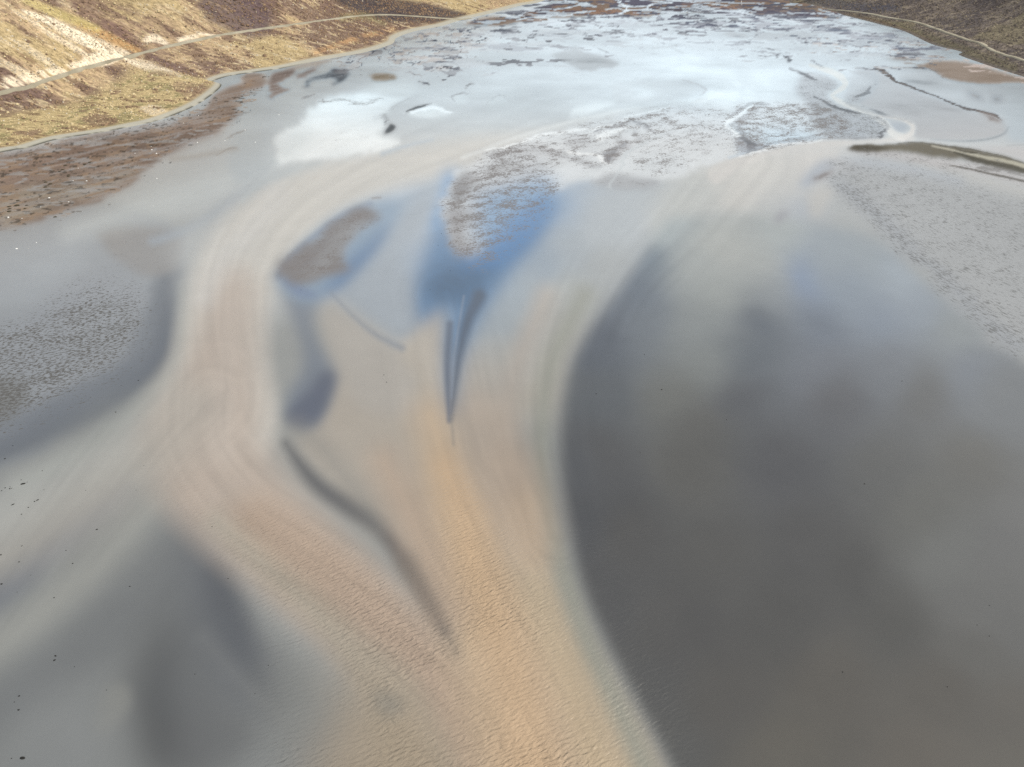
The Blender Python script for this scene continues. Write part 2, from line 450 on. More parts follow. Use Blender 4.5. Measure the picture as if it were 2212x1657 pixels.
mot = (fbm(GX / 34 + 2 * _b1, GY / 34 + 2 * _b2, 311, 4, 0.5) - 0.5).astype(np.float32)
mk = (boxblur(boxblur((CLS == MUD).astype(np.float32), 12, 0), 12, 1) * smooth01((VV - 500) / 200)).astype(np.float32)
ALB *= 1 + (mot * 0.20 * mk)[..., None]
put(poly([(1040, 980), (1120, 960), (1170, 1050), (1190, 1180), (1150, 1240), (1090, 1180), (1050, 1080)], 36), C(178, 158, 137), 0.8)
put(poly([(985, 880), (1060, 860), (1120, 920), (1120, 1040), (1050, 1060), (1000, 980)], 34), C(173, 158, 142), 0.75)
# ---- dark neck and the blob below the small bar
put(poly([(596, 590), (640, 640), (690, 640), (676, 690), (690, 740), (722, 800), (716, 846), (694, 900), (668, 930), (620, 905), (622, 850), (652, 800), (650, 740), (626, 680)], 17), C(100, 108, 120), 0.9, cls=POOL, rough=0.12)
put(poly([(696, 800), (724, 806), (718, 850), (692, 905), (654, 930), (622, 910), (628, 880), (665, 845)], 13), C(76, 82, 98), 0.95, cls=POOL)
put(line([(618, 958), (650, 1005), (690, 1050), (750, 1092), (820, 1140), (880, 1220), (920, 1290), (960, 1360)], [12, 28, 36, 40, 38, 36, 30, 16], 19), C(80, 79, 80), 0.9)
put(line([(640, 930), (690, 960), (760, 1050), (830, 1130)], [40, 40, 40, 40], 36), C(130, 127, 121), 0.6)
put(line([(830, 1000), (880, 1100), (920, 1200), (960, 1320)], [60, 80, 90, 90], 46), C(172, 151, 131), 0.7, ripple=0.5)
put(line([(880, 1220), (925, 1290), (955, 1350), (985, 1410)], [50, 44, 30, 12], 28), C(108, 100, 92), 0.5)

# ---- blue pool one, round the small bar: water tint with reflected sky painted in
put(poly([(960, 385), (880, 425), (800, 432), (720, 470), (650, 530), (604, 580), (596, 606), (640, 650), (690, 650), (720, 622), (790, 580), (850, 500), (910, 440)], 17), C(100, 128, 154), 0.75, cls=POOL, rough=0.1)
put(poly([(850, 480), (830, 525), (790, 580), (730, 625), (690, 640), (720, 600), (780, 540)], 17), C(48, 92, 136), 0.8)
put(poly([(598, 590), (640, 640), (690, 640), (660, 620), (622, 600)], 10), C(86, 104, 136), 0.75)
put(line([(606, 596), (630, 556), (680, 510), (740, 466), (800, 440)], [16, 14, 12, 12, 10], 9), C(112, 128, 150), 0.7)
put(poly([(612, 600), (622, 570), (660, 535), (700, 500), (740, 470), (772, 450), (800, 444), (818, 456), (808, 474), (770, 490), (760, 520), (740, 570), (718, 590), (690, 606), (655, 612), (625, 616)], 10, 0.9), C(114, 106, 102), 0.9, cls=BANK, rough=0.4, net=0.35, z=0.12)
put(poly([(700, 520), (760, 480), (790, 480), (760, 520), (730, 560), (690, 590), (660, 600), (650, 590), (690, 560)], 10, 0.4), C(132, 132, 133), 0.7, net=0.5)
put(line([(805, 428), (822, 427)], 4, 3), C(120, 112, 108), 0.7)

# ---- blue pool two, with the long wedge; blue sky reflection painted over its tint
put(poly([(975, 360), (1010, 400), (980, 470), (1000, 540), (1060, 545), (1120, 500), (1180, 450), (1225, 415), (1190, 480), (1130, 560), (1070, 640), (1020, 720), (990, 800), (975, 900), (966, 850), (962, 740), (970, 660), (930, 690), (900, 700), (890, 650), (910, 560), (945, 470)], 24), C(70, 112, 152), 0.88, cls=POOL, rough=0.08, spec=0.35)
put(poly([(960, 370), (990, 380), (980, 440), (960, 480), (940, 500), (930, 480)], 18), C(100, 150, 196), 0.75)
put(poly([(960, 570), (1010, 565), (1090, 550), (1060, 600), (1020, 650), (960, 650), (920, 640), (925, 600)], 22), C(52, 82, 112), 0.75)
put(line([(1035, 640), (1008, 700), (992, 770), (982, 840), (974, 905)], [30, 24, 15, 9, 4], 12), C(66, 78, 96), 0.85)
put(line([(972, 700), (967, 770), (967, 840), (970, 910)], [14, 14, 12, 6], 8), C(80, 90, 108), 0.8)
put(line([(1002, 640), (990, 710), (980, 780), (975, 860)], [4, 4, 4, 3], 3.5), C(124, 135, 152), 0.6)
put(line([(975, 900), (980, 960)], [6, 3], 7), C(132, 126, 118), 0.7)
# pale tongue between the two pools
put(poly([(860, 540), (900, 510), (920, 470), (950, 400), (930, 400), (880, 430), (860, 480), (830, 530), (770, 600), (760, 640), (830, 700), (890, 720), (890, 650)], 20), C(150, 158, 166), 0.85, cls=RIVER)
put(line([(716, 634), (760, 680), (810, 722), (868, 752)], [5, 6, 10, 14], 9), C(112, 120, 132), 0.6)

put(poly([(1090, 430), (1200, 424), (1185, 465), (1125, 540), (1050, 560), (1060, 500)], 26), C(52, 102, 150), 0.7)  # blue sky reflection painted at the pool's upper right
# ---- speckled bar in the upper centre
bar = [(975, 410), (990, 375), (1030, 345), (1085, 325), (1130, 303), (1200, 285), (1290, 262), (1360, 245), (1430, 232), (1490, 228), (1570, 232), (1640, 236), (1720, 240), (1770, 265), (1750, 295),
       (1690, 312), (1620, 325), (1560, 345), (1500, 370), (1440, 392), (1370, 404), (1310, 392), (1230, 398), (1150, 425), (1090, 480), (1050, 535), (1015, 556), (985, 520), (965, 470)]
put(poly(bar, 8, 1.3), C(208, 211, 212), 0.9, cls=BANK, rough=0.3, net=0.12, z=0.1)
put(line([(1000, 340), (1130, 292), (1290, 250), (1430, 222), (1500, 214)], [8, 8, 8, 8, 8], 5), C(208, 208, 204), 0.8)
put(poly([(975, 405), (1000, 380), (1050, 350), (1110, 330), (1180, 350), (1170, 400), (1130, 430), (1080, 480), (1050, 550), (1010, 552), (975, 500), (963, 465)], 16, 1.2), C(160, 164, 170), 0.65, net=0.72)
put(poly([(1030, 420), (1180, 380), (1190, 440), (1120, 500), (1060, 540), (1030, 500)], 24, 0.3), C(104, 142, 178), 0.85, net=0.6)
put(poly([(965, 465), (985, 450), (1015, 470), (1010, 520), (1040, 550), (1000, 556), (975, 520)], 12, 1.3), C(124, 119, 119), 0.7, net=0.6)
put(poly([(985, 390), (1010, 370), (1030, 385), (1010, 420), (990, 440), (976, 420)], 7, 0.4), C(108, 103, 102), 0.7)
B3 = lambda *p: K(1200, 0, p)
put(poly([(1040, 545), (1080, 490), (1140, 440), (1190, 425), (1180, 470), (1120, 540), (1060, 580), (990, 575), (1000, 556)], 20), C(58, 112, 164), 0.75, net=0.4)  # reflected blue painted again over the bar's lower edge
put(line(B3((740, 955), (860, 905), (990, 870), (1060, 890), (1120, 925), (1180, 965)), [16, 22, 18, 24, 16, 10], 6, 0.8), C(120, 112, 112), 0.75, net=0.8)
put(poly(B3((870, 985), (940, 1010), (1000, 1060), (960, 1110), (830, 1165), (760, 1120), (850, 1090), (930, 1050)), 6, 1.0), C(104, 96, 98), 0.85, net=0.9)
put(line(B3((1030, 975), (1090, 1020)), 40, 8, 1.0), C(110, 104, 104), 0.7, net=0.7)
put(poly(B3((540, 1060), (600, 990), (700, 1010), (690, 1050)), 8, 1.0), C(120, 116, 118), 0.6, net=0.9)
put(line(B3((0, 1150), (120, 1090), (280, 1080), (420, 1100), (560, 1140)), [40, 60, 70, 80, 50], 12, 1.0), C(126, 122, 124), 0.55, net=0.95)
put(line(B3((0, 1240), (100, 1210), (60, 1170)), [60, 60, 40], 10, 1.0), C(110, 106, 106), 0.7, net=0.9)
put(line(B3((620, 1160), (690, 1180), (760, 1200)), [30, 40, 16], 8, 0.8), C(120, 118, 120), 0.6, net=0.8)
put(poly(B3((1120, 1080), (1300, 1090), (1420, 1180), (1350, 1260), (1100, 1240), (1040, 1160)), 14, 0.6), C(190, 194, 196), 0.6, net=0.55)
put(poly(B3((1140, 940), (1400, 900), (1560, 960), (1500, 1040), (1280, 1060), (1160, 1020)), 14, 0.6), C(204, 206, 206), 0.5, net=0.4)
put(poly(B3((1080, 850), (1250, 790), (1350, 840), (1300, 900), (1150, 920)), 10, 0.6), C(190, 190, 190), 0.5, net=0.6)
put(poly(B3((720, 1330), (800, 1270), (900, 1250), (1100, 1290), (1230, 1310), (1200, 1360), (1000, 1380), (870, 1360)), 6, 0.5), C(150, 151, 153), 0.85, net=0.15)
put(line(B3((870, 1360), (920, 1230), (1000, 1100), (1120, 1020), (1240, 960)), [14, 14, 18, 20, 12], 6, 0.5), C(186, 192, 194), 0.8, net=0)
put(poly([(1000, 345), (1100, 310), (1290, 255), (1430, 228), (1560, 232), (1620, 300), (1500, 330), (1360, 330), (1240, 360), (1120, 390), (1020, 400)], 16, 1.0), C(190, 191, 192), 0.35, net=0.58)
# right-hand end of the bar with bright ripple tops
put(poly(B3((1680, 900), (1740, 790), (1830, 745), (2071, 750), (2350, 740), (2500, 800), (2660, 950), (2580, 985), (2300, 1030), (2100, 1075), (1900, 1110), (1780, 1095), (1770, 980)), 6, 0.4), C(182, 200, 212), 0.9, cls=BANK, net=0.62, z=0.1)
put(poly(B3((1740, 800), (1840, 745), (2000, 750), (1960, 790), (1850, 830), (1800, 900), (1760, 900)), 6, 0.5), C(124, 118, 122), 0.75)
put(poly(B3((1780, 960), (1830, 1010), (1960, 1050), (1940, 1090), (1820, 1100), (1770, 1050)), 8, 0.5), C(128, 122, 126), 0.75, net=0.4)
put(poly(B3((1950, 930), (2200, 930), (2350, 980), (2200, 1020), (2000, 1010)), 12), C(188, 212, 228), 0.8, net=0.25)
put(line(B3((1880, 755), (1800, 830), (1700, 890), (1730, 930), (1780, 980)), [16, 26, 16, 16, 12], 5), C(212, 218, 220), 0.9, net=0)

# ---- head-of-bay flats and channels, left part
put(poly([(1150, 110), (1500, 70), (1800, 90), (1900, 170), (1760, 260), (1500, 240), (1250, 200)], 60), C(226, 229, 230), 0.6)  # broad cloud glare painted as pale colour
put(poly(B3((1250, 330), (1500, 420), (2071, 430), (2200, 560), (1900, 760), (1600, 720), (1560, 640), (1400, 560), (1200, 500), (900, 480)), 40), C(238, 239, 237), 0.92)  # brightest part of the painted cloud glare
B2 = lambda *p: K(600, 0, p)
put(poly(B2((-100, 640), (170, 690), (400, 640), (850, 600), (760, 680), (470, 790), (430, 880), (200, 1040), (240, 1200), (-100, 1300)), 12, 0.3), C(166, 173, 176), 0.8)
put(poly(B2((190, 1050), (300, 950), (430, 880), (470, 790), (600, 720), (760, 680), (900, 665), (1010, 680), (1200, 690), (1080, 745), (1010, 790), (1000, 830), (980, 880), (1000, 920), (1000, 970), (1080, 1000), (1050, 1050), (980, 1090), (840, 1080), (640, 1130), (480, 1160), (230, 1190), (200, 1120)), 5, 1.4), C(230, 233, 232), 0.92, cls=BANK, rough=0.3, z=0.05)
put(poly(B2((150, 1060), (430, 900), (500, 960), (420, 1100), (240, 1200)), 26), C(196, 203, 204), 0.7)
put(poly(B2((460, 1080), (700, 1040), (900, 1080), (640, 1140)), 14), C(206, 211, 211), 0.7)
put(poly(B2((860, 660), (1000, 600), (1200, 580), (1260, 620), (1180, 690), (1000, 690)), 10, 0.3), C(200, 206, 206), 0.8)
put(poly(B2((500, 960), (900, 930), (1000, 990), (800, 1050), (500, 1060)), 20), C(214, 216, 214), 0.5, net=0.25)
put(poly(B2((1040, 880), (1085, 915), (1070, 950), (1000, 972), (1020, 920)), 3, 0.3), C(84, 88, 92), 0.95, cls=MUD)
put(line(B2((1000, 830), (1030, 850), (1000, 900)), 14, 4, 0.8), C(110, 114, 116), 0.7)
put(line(B2((560, 745), (620, 740), (720, 718), (800, 745), (860, 735), (950, 720)), [16, 14, 8, 16, 12, 6], 4, 1.5), C(120, 120, 118), 0.55, net=1.0)
put(poly(B2((1165, 815), (1230, 775), (1340, 750), (1420, 790), (1500, 812), (1400, 842), (1300, 852), (1200, 840)), 4, 0.2), C(212, 216, 215), 0.9, cls=BANK)
put(line(B2((1165, 805), (1235, 775), (1335, 748)), [16, 26, 8], 3, 0.3), C(86, 86, 88), 0.95)
put(poly(B2((1500, 690), (1560, 675), (1610, 690), (1600, 730), (1540, 750), (1505, 730)), 3, 0.4), C(196, 200, 198), 0.8)
put(line(B2((1510, 720), (1515, 685), (1560, 675)), 10, 3, 0.6), C(120, 125, 128), 0.8)
put(line(B2((1580, 630), (1610, 600), (1640, 605)), 14, 4, 0.8), C(120, 126, 130), 0.8)
put(poly(B2((1600, 620), (1680, 590), (1720, 600), (1660, 640)), 5, 0.4), C(206, 210, 210), 0.7)
put(poly(B2((1730, 740), (1840, 690), (1910, 740), (1820, 775), (1740, 780)), 5, 0.5), C(192, 196, 194), 0.7)
put(line(B2((1250, 590), (1335, 612)), 10, 3, 0.4), C(96, 96, 98), 0.85)
put(line(B2((1260, 870), (1100, 840), (1130, 790), (1250, 740), (1400, 710)), [30, 40, 40, 30, 16], 16), C(182, 188, 190), 0.6)
put(line(B2((990, 1110), (1080, 1080), (1200, 1040), (1350, 1010)), [30, 26, 20, 10], 8, 0.3), C(160, 172, 182), 0.7)
put(line(B2((-20, 1430), (100, 1330), (300, 1240), (520, 1180)), [40, 40, 30, 10], 16, 0.3), C(168, 175, 176), 0.7)
# weed patches below the left hill
put(poly(B2((-20, 535), (110, 520), (150, 532), (90, 575), (-20, 620)), 2, 0.8), C(140, 122, 108), 0.9, cls=WEED)
put(poly(B2((150, 545), (340, 490), (360, 520), (300, 570), (260, 600), (270, 630), (260, 680), (200, 730), (180, 700), (170, 650), (160, 580)), 2, 1.1), C(122, 106, 98), 0.9, cls=WEED)
put(poly(B2((350, 545), (480, 495), (560, 480), (480, 530), (430, 562), (370, 578)), 2, 1.1), C(124, 110, 104), 0.85, cls=WEED)
put(poly(B2((390, 650), (430, 590), (500, 545), (620, 510), (680, 490), (760, 530), (720, 560), (680, 600), (620, 610), (640, 570), (560, 570), (480, 590), (440, 630)), 2, 1.3), C(92, 88, 90), 0.9, cls=WEED)
put(poly(B2((30, 650), (60, 610), (110, 588), (150, 602), (90, 645)), 2, 1.1), C(124, 112, 106), 0.8, cls=WEED)
put(poly(B2((885, 545), (920, 530), (1000, 525), (1070, 545), (1060, 575), (960, 590), (900, 570)), 2, 0.9), C(134, 122, 104), 0.95, cls=WEED, z=0.2)
put(poly(B2((400, 440), (640, 420), (560, 470), (400, 500), (280, 500)), 4, 0.7), C(134, 120, 112), 0.6)
put(line(B2((390, 712), (440, 695), (490, 682)), [6, 10, 4], 3, 0.6), C(104, 102, 104), 0.8)

# ---- brown weed-covered mud below the left shore
B1 = lambda *p: K(0, 0, p)
put(poly([(-900, 600), (-900, 420), (0, 330), (130, 305), (230, 284), (330, 275), (420, 245), (480, 195), (560, 168), (575, 178), (520, 215), (505, 250), (455, 290), (370, 330), (320, 366), (280, 400), (210, 440), (100, 468), (0, 492)], 8, 0.8), C(140, 121, 107), 0.95, cls=WEED, rough=0.45, spec=0.4, fleck=0.22)
put(poly(B1((0, 1200), (300, 1080), (700, 1020), (900, 1060), (700, 1150), (400, 1250), (100, 1330), (0, 1340)), 14, 0.5), C(132, 110, 96), 0.6)
put(poly(B1((900, 1000), (1200, 960), (1600, 860), (1700, 840), (1560, 960), (1300, 1080), (1000, 1180), (850, 1150)), 12, 0.5), C(122, 106, 96), 0.75)
put(poly(B1((0, 1420), (300, 1330), (700, 1290), (1000, 1210), (960, 1260), (700, 1400), (400, 1500), (0, 1640)), 10, 0.4), C(150, 138, 122), 0.8)
put(line(B1((0, 1130), (300, 1060), (700, 1000), (1000, 935), (1250, 890), (1450, 820)), [16, 24, 34, 36, 30, 16], 8, 0.6), C(160, 157, 156), 0.75, fleck=0.7)
for a_ in [((1290, 1050), (1370, 1015)), ((1180, 1020), (1300, 970)), ((1030, 1110), (1120, 1070)), ((1100, 1130), (1140, 1105)), ((1350, 1060), (1420, 1035)), ((1420, 1000), (1530, 980)), ((730, 1170), (900, 1130)),
           ((640, 1190), (780, 1160)), ((500, 1230), (640, 1200)), ((760, 1240), (960, 1180)), ((250, 1350), (400, 1300)), ((600, 1060), (760, 1030)), ((60, 1200), (200, 1180)), ((100, 1330), (220, 1290)), ((880, 1160), (1010, 1120))]:
    put(line(B1(*a_), [4, 9], 2.5, 0.8), C(164, 165, 166), 0.7)
for a_ in [((1620, 1000), (1700, 965), (1770, 938)), ((1560, 1120), (1640, 1075), (1700, 1070))]:
    put(line(B1(*a_), [4, 10, 4], 3, 0.5), C(120, 110, 102), 0.8)
put(line(B1((1250, 1150), (1500, 1110), (1700, 1075)), [30, 34, 16], 10, 0.4), C(148, 142, 134), 0.6)

# ---- sea-blue grey shallow water and bars on the right
B4 = lambda *p: K(1800, 0, p)
put(poly(B4((1150, 540), (1400, 500), (1500, 580), (1800, 610), (2300, 660), (2300, 1010), (1960, 1010), (1900, 850), (1600, 760), (1300, 640)), 10, 0.2), C(150, 162, 170), 0.85)
put(poly(B4((840, 540), (990, 492), (1120, 558), (1150, 600), (1400, 690), (1650, 790), (1880, 850), (1940, 930), (1920, 985), (1700, 1012), (1300, 1002), (1280, 900), (1050, 830), (900, 780), (780, 730), (850, 690), (980, 600), (930, 560)), 5, 0.3), C(154, 151, 150), 0.92, cls=BANK, z=0.1)
put(poly(B4((1150, 610), (1400, 700), (1650, 800), (1600, 830), (1350, 740), (1130, 660)), 18), C(138, 134, 134), 0.7)  # soft shading painted below the rim
put(line(B4((990, 495), (1050, 510), (1110, 550), (1140, 590), (1260, 635), (1400, 680), (1520, 730), (1650, 785), (1780, 810), (1880, 835), (1890, 860)), [12, 22, 34, 18, 14, 12, 12, 20, 16, 26, 14], 2, 0.6), C(98, 90, 88), 0.9)  # shadow line painted along the rim of the bar
put(poly(B4((1700, 790), (1850, 820), (1890, 850), (1860, 880), (1760, 850)), 4, 1.0), C(124, 114, 110), 0.8)
put(poly(B4((1180, 575), (1300, 575), (1470, 590), (1460, 610), (1320, 605), (1200, 600)), 7), C(116, 110, 106), 0.8)
put(poly(B4((1640, 655), (1700, 660), (1770, 690), (1780, 725), (1720, 720), (1660, 690)), 6), C(122, 112, 106), 0.9)
put(poly(B4((1810, 680), (1880, 690), (1930, 705), (1900, 740), (1850, 740), (1840, 710)), 6), C(126, 116, 110), 0.85)
put(line(B4((1400, 1008), (1600, 1022), (1800, 1008), (1920, 970), (1960, 920)), [6, 14, 14, 14, 8], 4), C(116, 126, 132), 0.85)
put(line(B4((1200, 1005), (1400, 1030), (1700, 1046), (2071, 1052), (2300, 1040)), [30, 24, 18, 16, 16], 7), C(180, 182, 180), 0.8, cls=RIVER)
put(line(B4((1950, 1052), (2071, 1045), (2300, 1020)), 6, 3), C(120, 126, 128), 0.7)
put(poly(B4((1450, 1062), (1800, 1062), (2300, 1070), (2300, 1220), (2071, 1160), (1800, 1090), (1600, 1062)), 5), C(172, 166, 163), 0.85)
put(poly(B4((1260, 490), (1400, 440), (1600, 440), (1850, 500), (2071, 560), (2400, 620), (2400, 660), (2071, 605), (1940, 600), (1800, 610), (1600, 590), (1480, 560), (1420, 510)), 4, 0.4), C(138, 120, 104), 0.92, cls=WEED, rough=0.5)
put(line(B4((980, 488), (1260, 490), (1420, 510), (1480, 560)), [4, 8, 10, 6], 3, 0.4), C(124, 108, 98), 0.7)
put(poly(B4((1060, 415), (1200, 405), (1320, 430), (1200, 445), (1100, 430)), 4, 0.5), C(120, 112, 106), 0.85)
# river meander
put(line(B4((560, 480), (700, 520), (770, 570), (770, 630), (700, 680), (740, 730), (880, 790), (1010, 850), (1070, 900), (1110, 950), (1160, 985)), [26, 60, 60, 50, 36, 44, 50, 56, 56, 50, 50], 6), C(190, 191, 189), 0.9, cls=RIVER)
put(line(B4((1040, 830), (1180, 860), (1265, 900), (1260, 950), (1190, 1000)), [14, 26, 30, 34, 40], 6), C(192, 189, 184), 0.85, cls=RIVER)
put(poly(B4((1080, 880), (1180, 880), (1240, 920), (1170, 960), (1110, 920)), 6), C(158, 166, 174), 0.7)
put(line(B4((1260, 1000), (1050, 1015), (850, 1025), (600, 1040), (400, 1062), (200, 1110), (0, 1180), (-150, 1260)), [40, 44, 46, 50, 50, 60, 90, 130], 8), C(196, 191, 184), 0.85, cls=RIVER)
put(line(B4((600, 1000), (400, 1030), (200, 1060), (80, 1100), (-60, 1140)), [6, 10, 12, 14, 10], 6), C(176, 192, 206), 0.7)
put(poly(B4((560, 600), (700, 580), (740, 620), (700, 660), (620, 670), (580, 630)), 6, 0.4), C(150, 156, 158), 0.6, fleck=0.6)
put(poly(B4((770, 720), (880, 660), (980, 600), (930, 680), (900, 720), (840, 750)), 6, 0.4), C(150, 150, 150), 0.6, fleck=0.8)
put(poly(B4((500, 700), (640, 760), (900, 820), (1030, 860), (1060, 930), (1040, 985), (900, 1000), (700, 995), (600, 960), (540, 820)), 8, 0.4), C(158, 162, 165), 0.8, fleck2=0.5, cls=BANK, fleck=0.55)
put(line(B4((540, 700), (700, 770), (900, 820), (1030, 865), (1058, 930), (1030, 990)), [4, 6, 6, 10, 12, 8], 4, 0.5), C(116, 122, 128), 0.7)
put(line(B4((800, 740), (900, 790), (1050, 835), (1180, 855)), [10, 10, 8, 5], 4, 0.4), C(128, 134, 138), 0.7)
put(line(B4((380, 490), (480, 530), (590, 575)), [6, 16, 8], 4, 0.8), C(116, 118, 122), 0.8)
for a_, w_ in [(((200, 350), (250, 362)), 12), (((340, 405), (385, 440)), 22), (((265, 420), (290, 400), (320, 385)), 16), (((540, 435), (570, 465), (610, 488)), 8), (((760, 430), (770, 440)), 14)]:
    put(line(B4(*a_), w_ * 0.3, 2.5, 0.8), C(92, 94, 102), 0.85)

# ---- right rippled pale flat
put(poly([(1790, 400), (1830, 352), (1900, 340), (2060, 372), (2212, 425), (3200, 680), (3200, 1000), (2212, 768), (2130, 700), (2030, 610), (1950, 530), (1880, 480), (1820, 440)], 20, 0.3), C(154, 155, 155), 0.9, cls=BANK, rough=0.35, fleck2=0.45)
put(line(B4((700, 1300), (860, 1430), (1000, 1560), (1160, 1720), (1400, 1950), (1700, 2250), (2000, 2500)), [60, 90, 90, 90, 90, 90, 90], 26, 0.6), C(142, 146, 152), 0.6, fleck2=1.0)
put(line(B4((1300, 1160), (1700, 1280), (2071, 1390), (2300, 1460)), [40, 50, 50, 50], 20, 0.4), C(166, 160, 152), 0.6, fleck2=0.2)
put(line(B4((760, 1140), (1000, 1180), (1300, 1230), (1600, 1310)), [30, 60, 50, 40], 20), C(166, 172, 180), 0.6, fleck2=0.2)
put(poly(B4((780, 1075), (950, 1095), (1200, 1100), (1500, 1150), (1800, 1200), (2300, 1340), (2300, 1400), (1900, 1300), (1500, 1210), (1100, 1150), (900, 1110)), 6, 0.4), C(160, 152, 148), 0.8, fleck2=0.5)
put(poly(B4((440, 1360), (480, 1280), (560, 1190), (650, 1150), (720, 1180), (680, 1240), (580, 1310), (520, 1350)), 10), C(138, 147, 160), 0.75, cls=POOL)
put(poly(B4((535, 1300), (570, 1265), (620, 1245), (690, 1230), (650, 1275), (590, 1305)), 5, 0.4), C(116, 102, 94), 0.9, cls=BANK)
put(poly(B4((580, 1180), (720, 1145), (850, 1180), (860, 1240), (740, 1230), (650, 1215)), 10, 0.5), C(150, 150, 152), 0.6, fleck2=0.8)
put(poly(B4((260, 560), (280, 510), (340, 490), (370, 510), (320, 560)), 10) if False else poly(K(1800, 350, [(260, 570), (290, 505), (350, 485), (375, 505), (310, 570)]), 9), C(136, 134, 138), 0.8)
put(poly(K(1800, 350, [(480, 380), (600, 320), (700, 340), (640, 420), (600, 540), (520, 500)]), 12, 0.4), C(178, 172, 162), 0.6)
# ---- gravel spit
put(poly(B4((780, 1075), (850, 1058), (950, 1050), (1100, 1046), (1280, 1030), (1500, 1050), (1800, 1100), (2071, 1178), (2400, 1270), (2400, 1360), (2071, 1250), (1850, 1208), (1640, 1150), (1560, 1152), (1400, 1130), (1200, 1098), (1000, 1100), (850, 1085)), 2.5, 0.4), C(112, 107, 95), 0.95, cls=SPIT, rough=0.8, spec=0.2, z=0.5, fleck2=0.3)
put(poly(B4((790, 1075), (900, 1055), (1040, 1065), (1080, 1085), (950, 1095), (850, 1085)), 3, 0.5), C(82, 78, 70), 0.8)
put(line(B4((1140, 1040), (1280, 1034), (1500, 1056), (1800, 1105), (2071, 1180)), [6, 6, 6, 8, 8], 2.5, 0.5), C(86, 84, 76), 0.7)
put(line(B4((1400, 1058), (1550, 1090), (1750, 1135), (1900, 1165), (2071, 1205), (2300, 1265)), [10, 15, 20, 26, 30, 34], 2, 0.3), C(176, 172, 156), 0.95)
put(line(B4((1560, 1105), (1700, 1150), (1850, 1190), (2071, 1240)), [14, 26, 28, 30], 2.5, 0.4), C(84, 82, 74), 0.8)
put(line(B4((1580, 1085), (1680, 1108), (1720, 1112)), [6, 9, 6], 1.6, 0.5), C(76, 74, 68), 0.85)
put(line(B4((1540, 1195), (1650, 1218), (1800, 1252), (2071, 1310), (2300, 1370)), [7, 13, 13, 15, 15], 2, 0.3), C(88, 86, 80), 0.9)
put(line(B4((1750, 1220), (1900, 1240), (2071, 1280)), [26, 40, 34], 4, 1.8), C(110, 106, 102), 0.6)

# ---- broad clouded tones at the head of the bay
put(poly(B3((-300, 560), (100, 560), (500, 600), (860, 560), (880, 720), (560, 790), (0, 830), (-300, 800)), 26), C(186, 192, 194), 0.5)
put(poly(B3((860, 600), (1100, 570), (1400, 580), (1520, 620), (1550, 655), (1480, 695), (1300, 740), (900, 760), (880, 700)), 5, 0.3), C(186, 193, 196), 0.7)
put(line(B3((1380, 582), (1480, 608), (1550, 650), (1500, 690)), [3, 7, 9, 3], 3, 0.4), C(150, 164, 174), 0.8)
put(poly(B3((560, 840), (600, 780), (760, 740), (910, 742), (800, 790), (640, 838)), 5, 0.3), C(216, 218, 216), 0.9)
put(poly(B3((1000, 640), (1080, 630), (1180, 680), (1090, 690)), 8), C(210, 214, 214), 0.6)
put(poly(B3((440, 395), (540, 360), (600, 335), (640, 368), (700, 385), (760, 400), (900, 455), (860, 480), (700, 505), (630, 500), (580, 470), (500, 430)), 2.5, 0.5), C(150, 157, 161), 0.9, cls=BANK)
put(line(B3((770, 350), (840, 380)), 7, 2, 0.4), C(92, 98, 104), 0.9)
put(line(B3((850, 390), (900, 402)), 3, 2, 0.4), C(120, 126, 130), 0.8)
put(line(B3((290, 445), (340, 462)), 4, 3), C(160, 166, 170), 0.8)
for a_ in [((850, 260), (930, 235), (1000, 240)), ((980, 290), (1080, 285), (1090, 265)), ((1180, 350), (1300, 345), (1380, 380)), ((1280, 320), (1360, 330))]:
    put(line(B3(*a_), [6, 10, 6][:len(a_)], 4, 0.8), C(164, 176, 182), 0.8)

# ---- scattered mud hummocks, dark islets and their rims, from world-space noise so that they lie flat on the ground
def isles(mask, dens, sx, sy, seed, col, op=0.9, cls=None, soft=0.05):
    if mask is None:
        return
    j0, j1, i0, i1, a = mask
    n = fbm(GX[j0:j1, i0:i1] / sx, GY[j0:j1, i0:i1] / sy, seed, 4, 0.55)
    m = smooth01((n - (0.78 - 0.28 * dens * a)) / soft).astype(np.float32) * (a > 0.02)
    put((j0, j1, i0, i1, m), col, op, cls)


def rims(mask, sx, sy, seed, col, w=0.02, op=0.8):
    j0, j1, i0, i1, a = mask
    n = fbm(GX[j0:j1, i0:i1] / sx, GY[j0:j1, i0:i1] / sy, seed, 3, 0.5)
    n2 = fbm(GX[j0:j1, i0:i1] / 20, GY[j0:j1, i0:i1] / 20, seed + 9, 3, 0.5)
    m = smooth01((w - np.abs(n - 0.56)) / (w * 0.6)) * smooth01((n2 - 0.38) / 0.1) * a
    put((j0, j1, i0, i1, m.astype(np.float32)), col, op)
    m2 = smooth01((n - 0.56) / 0.03) * a * 0.5
    put((j0, j1, i0, i1, m2.astype(np.float32)), C(188, 180, 176), 0.6)


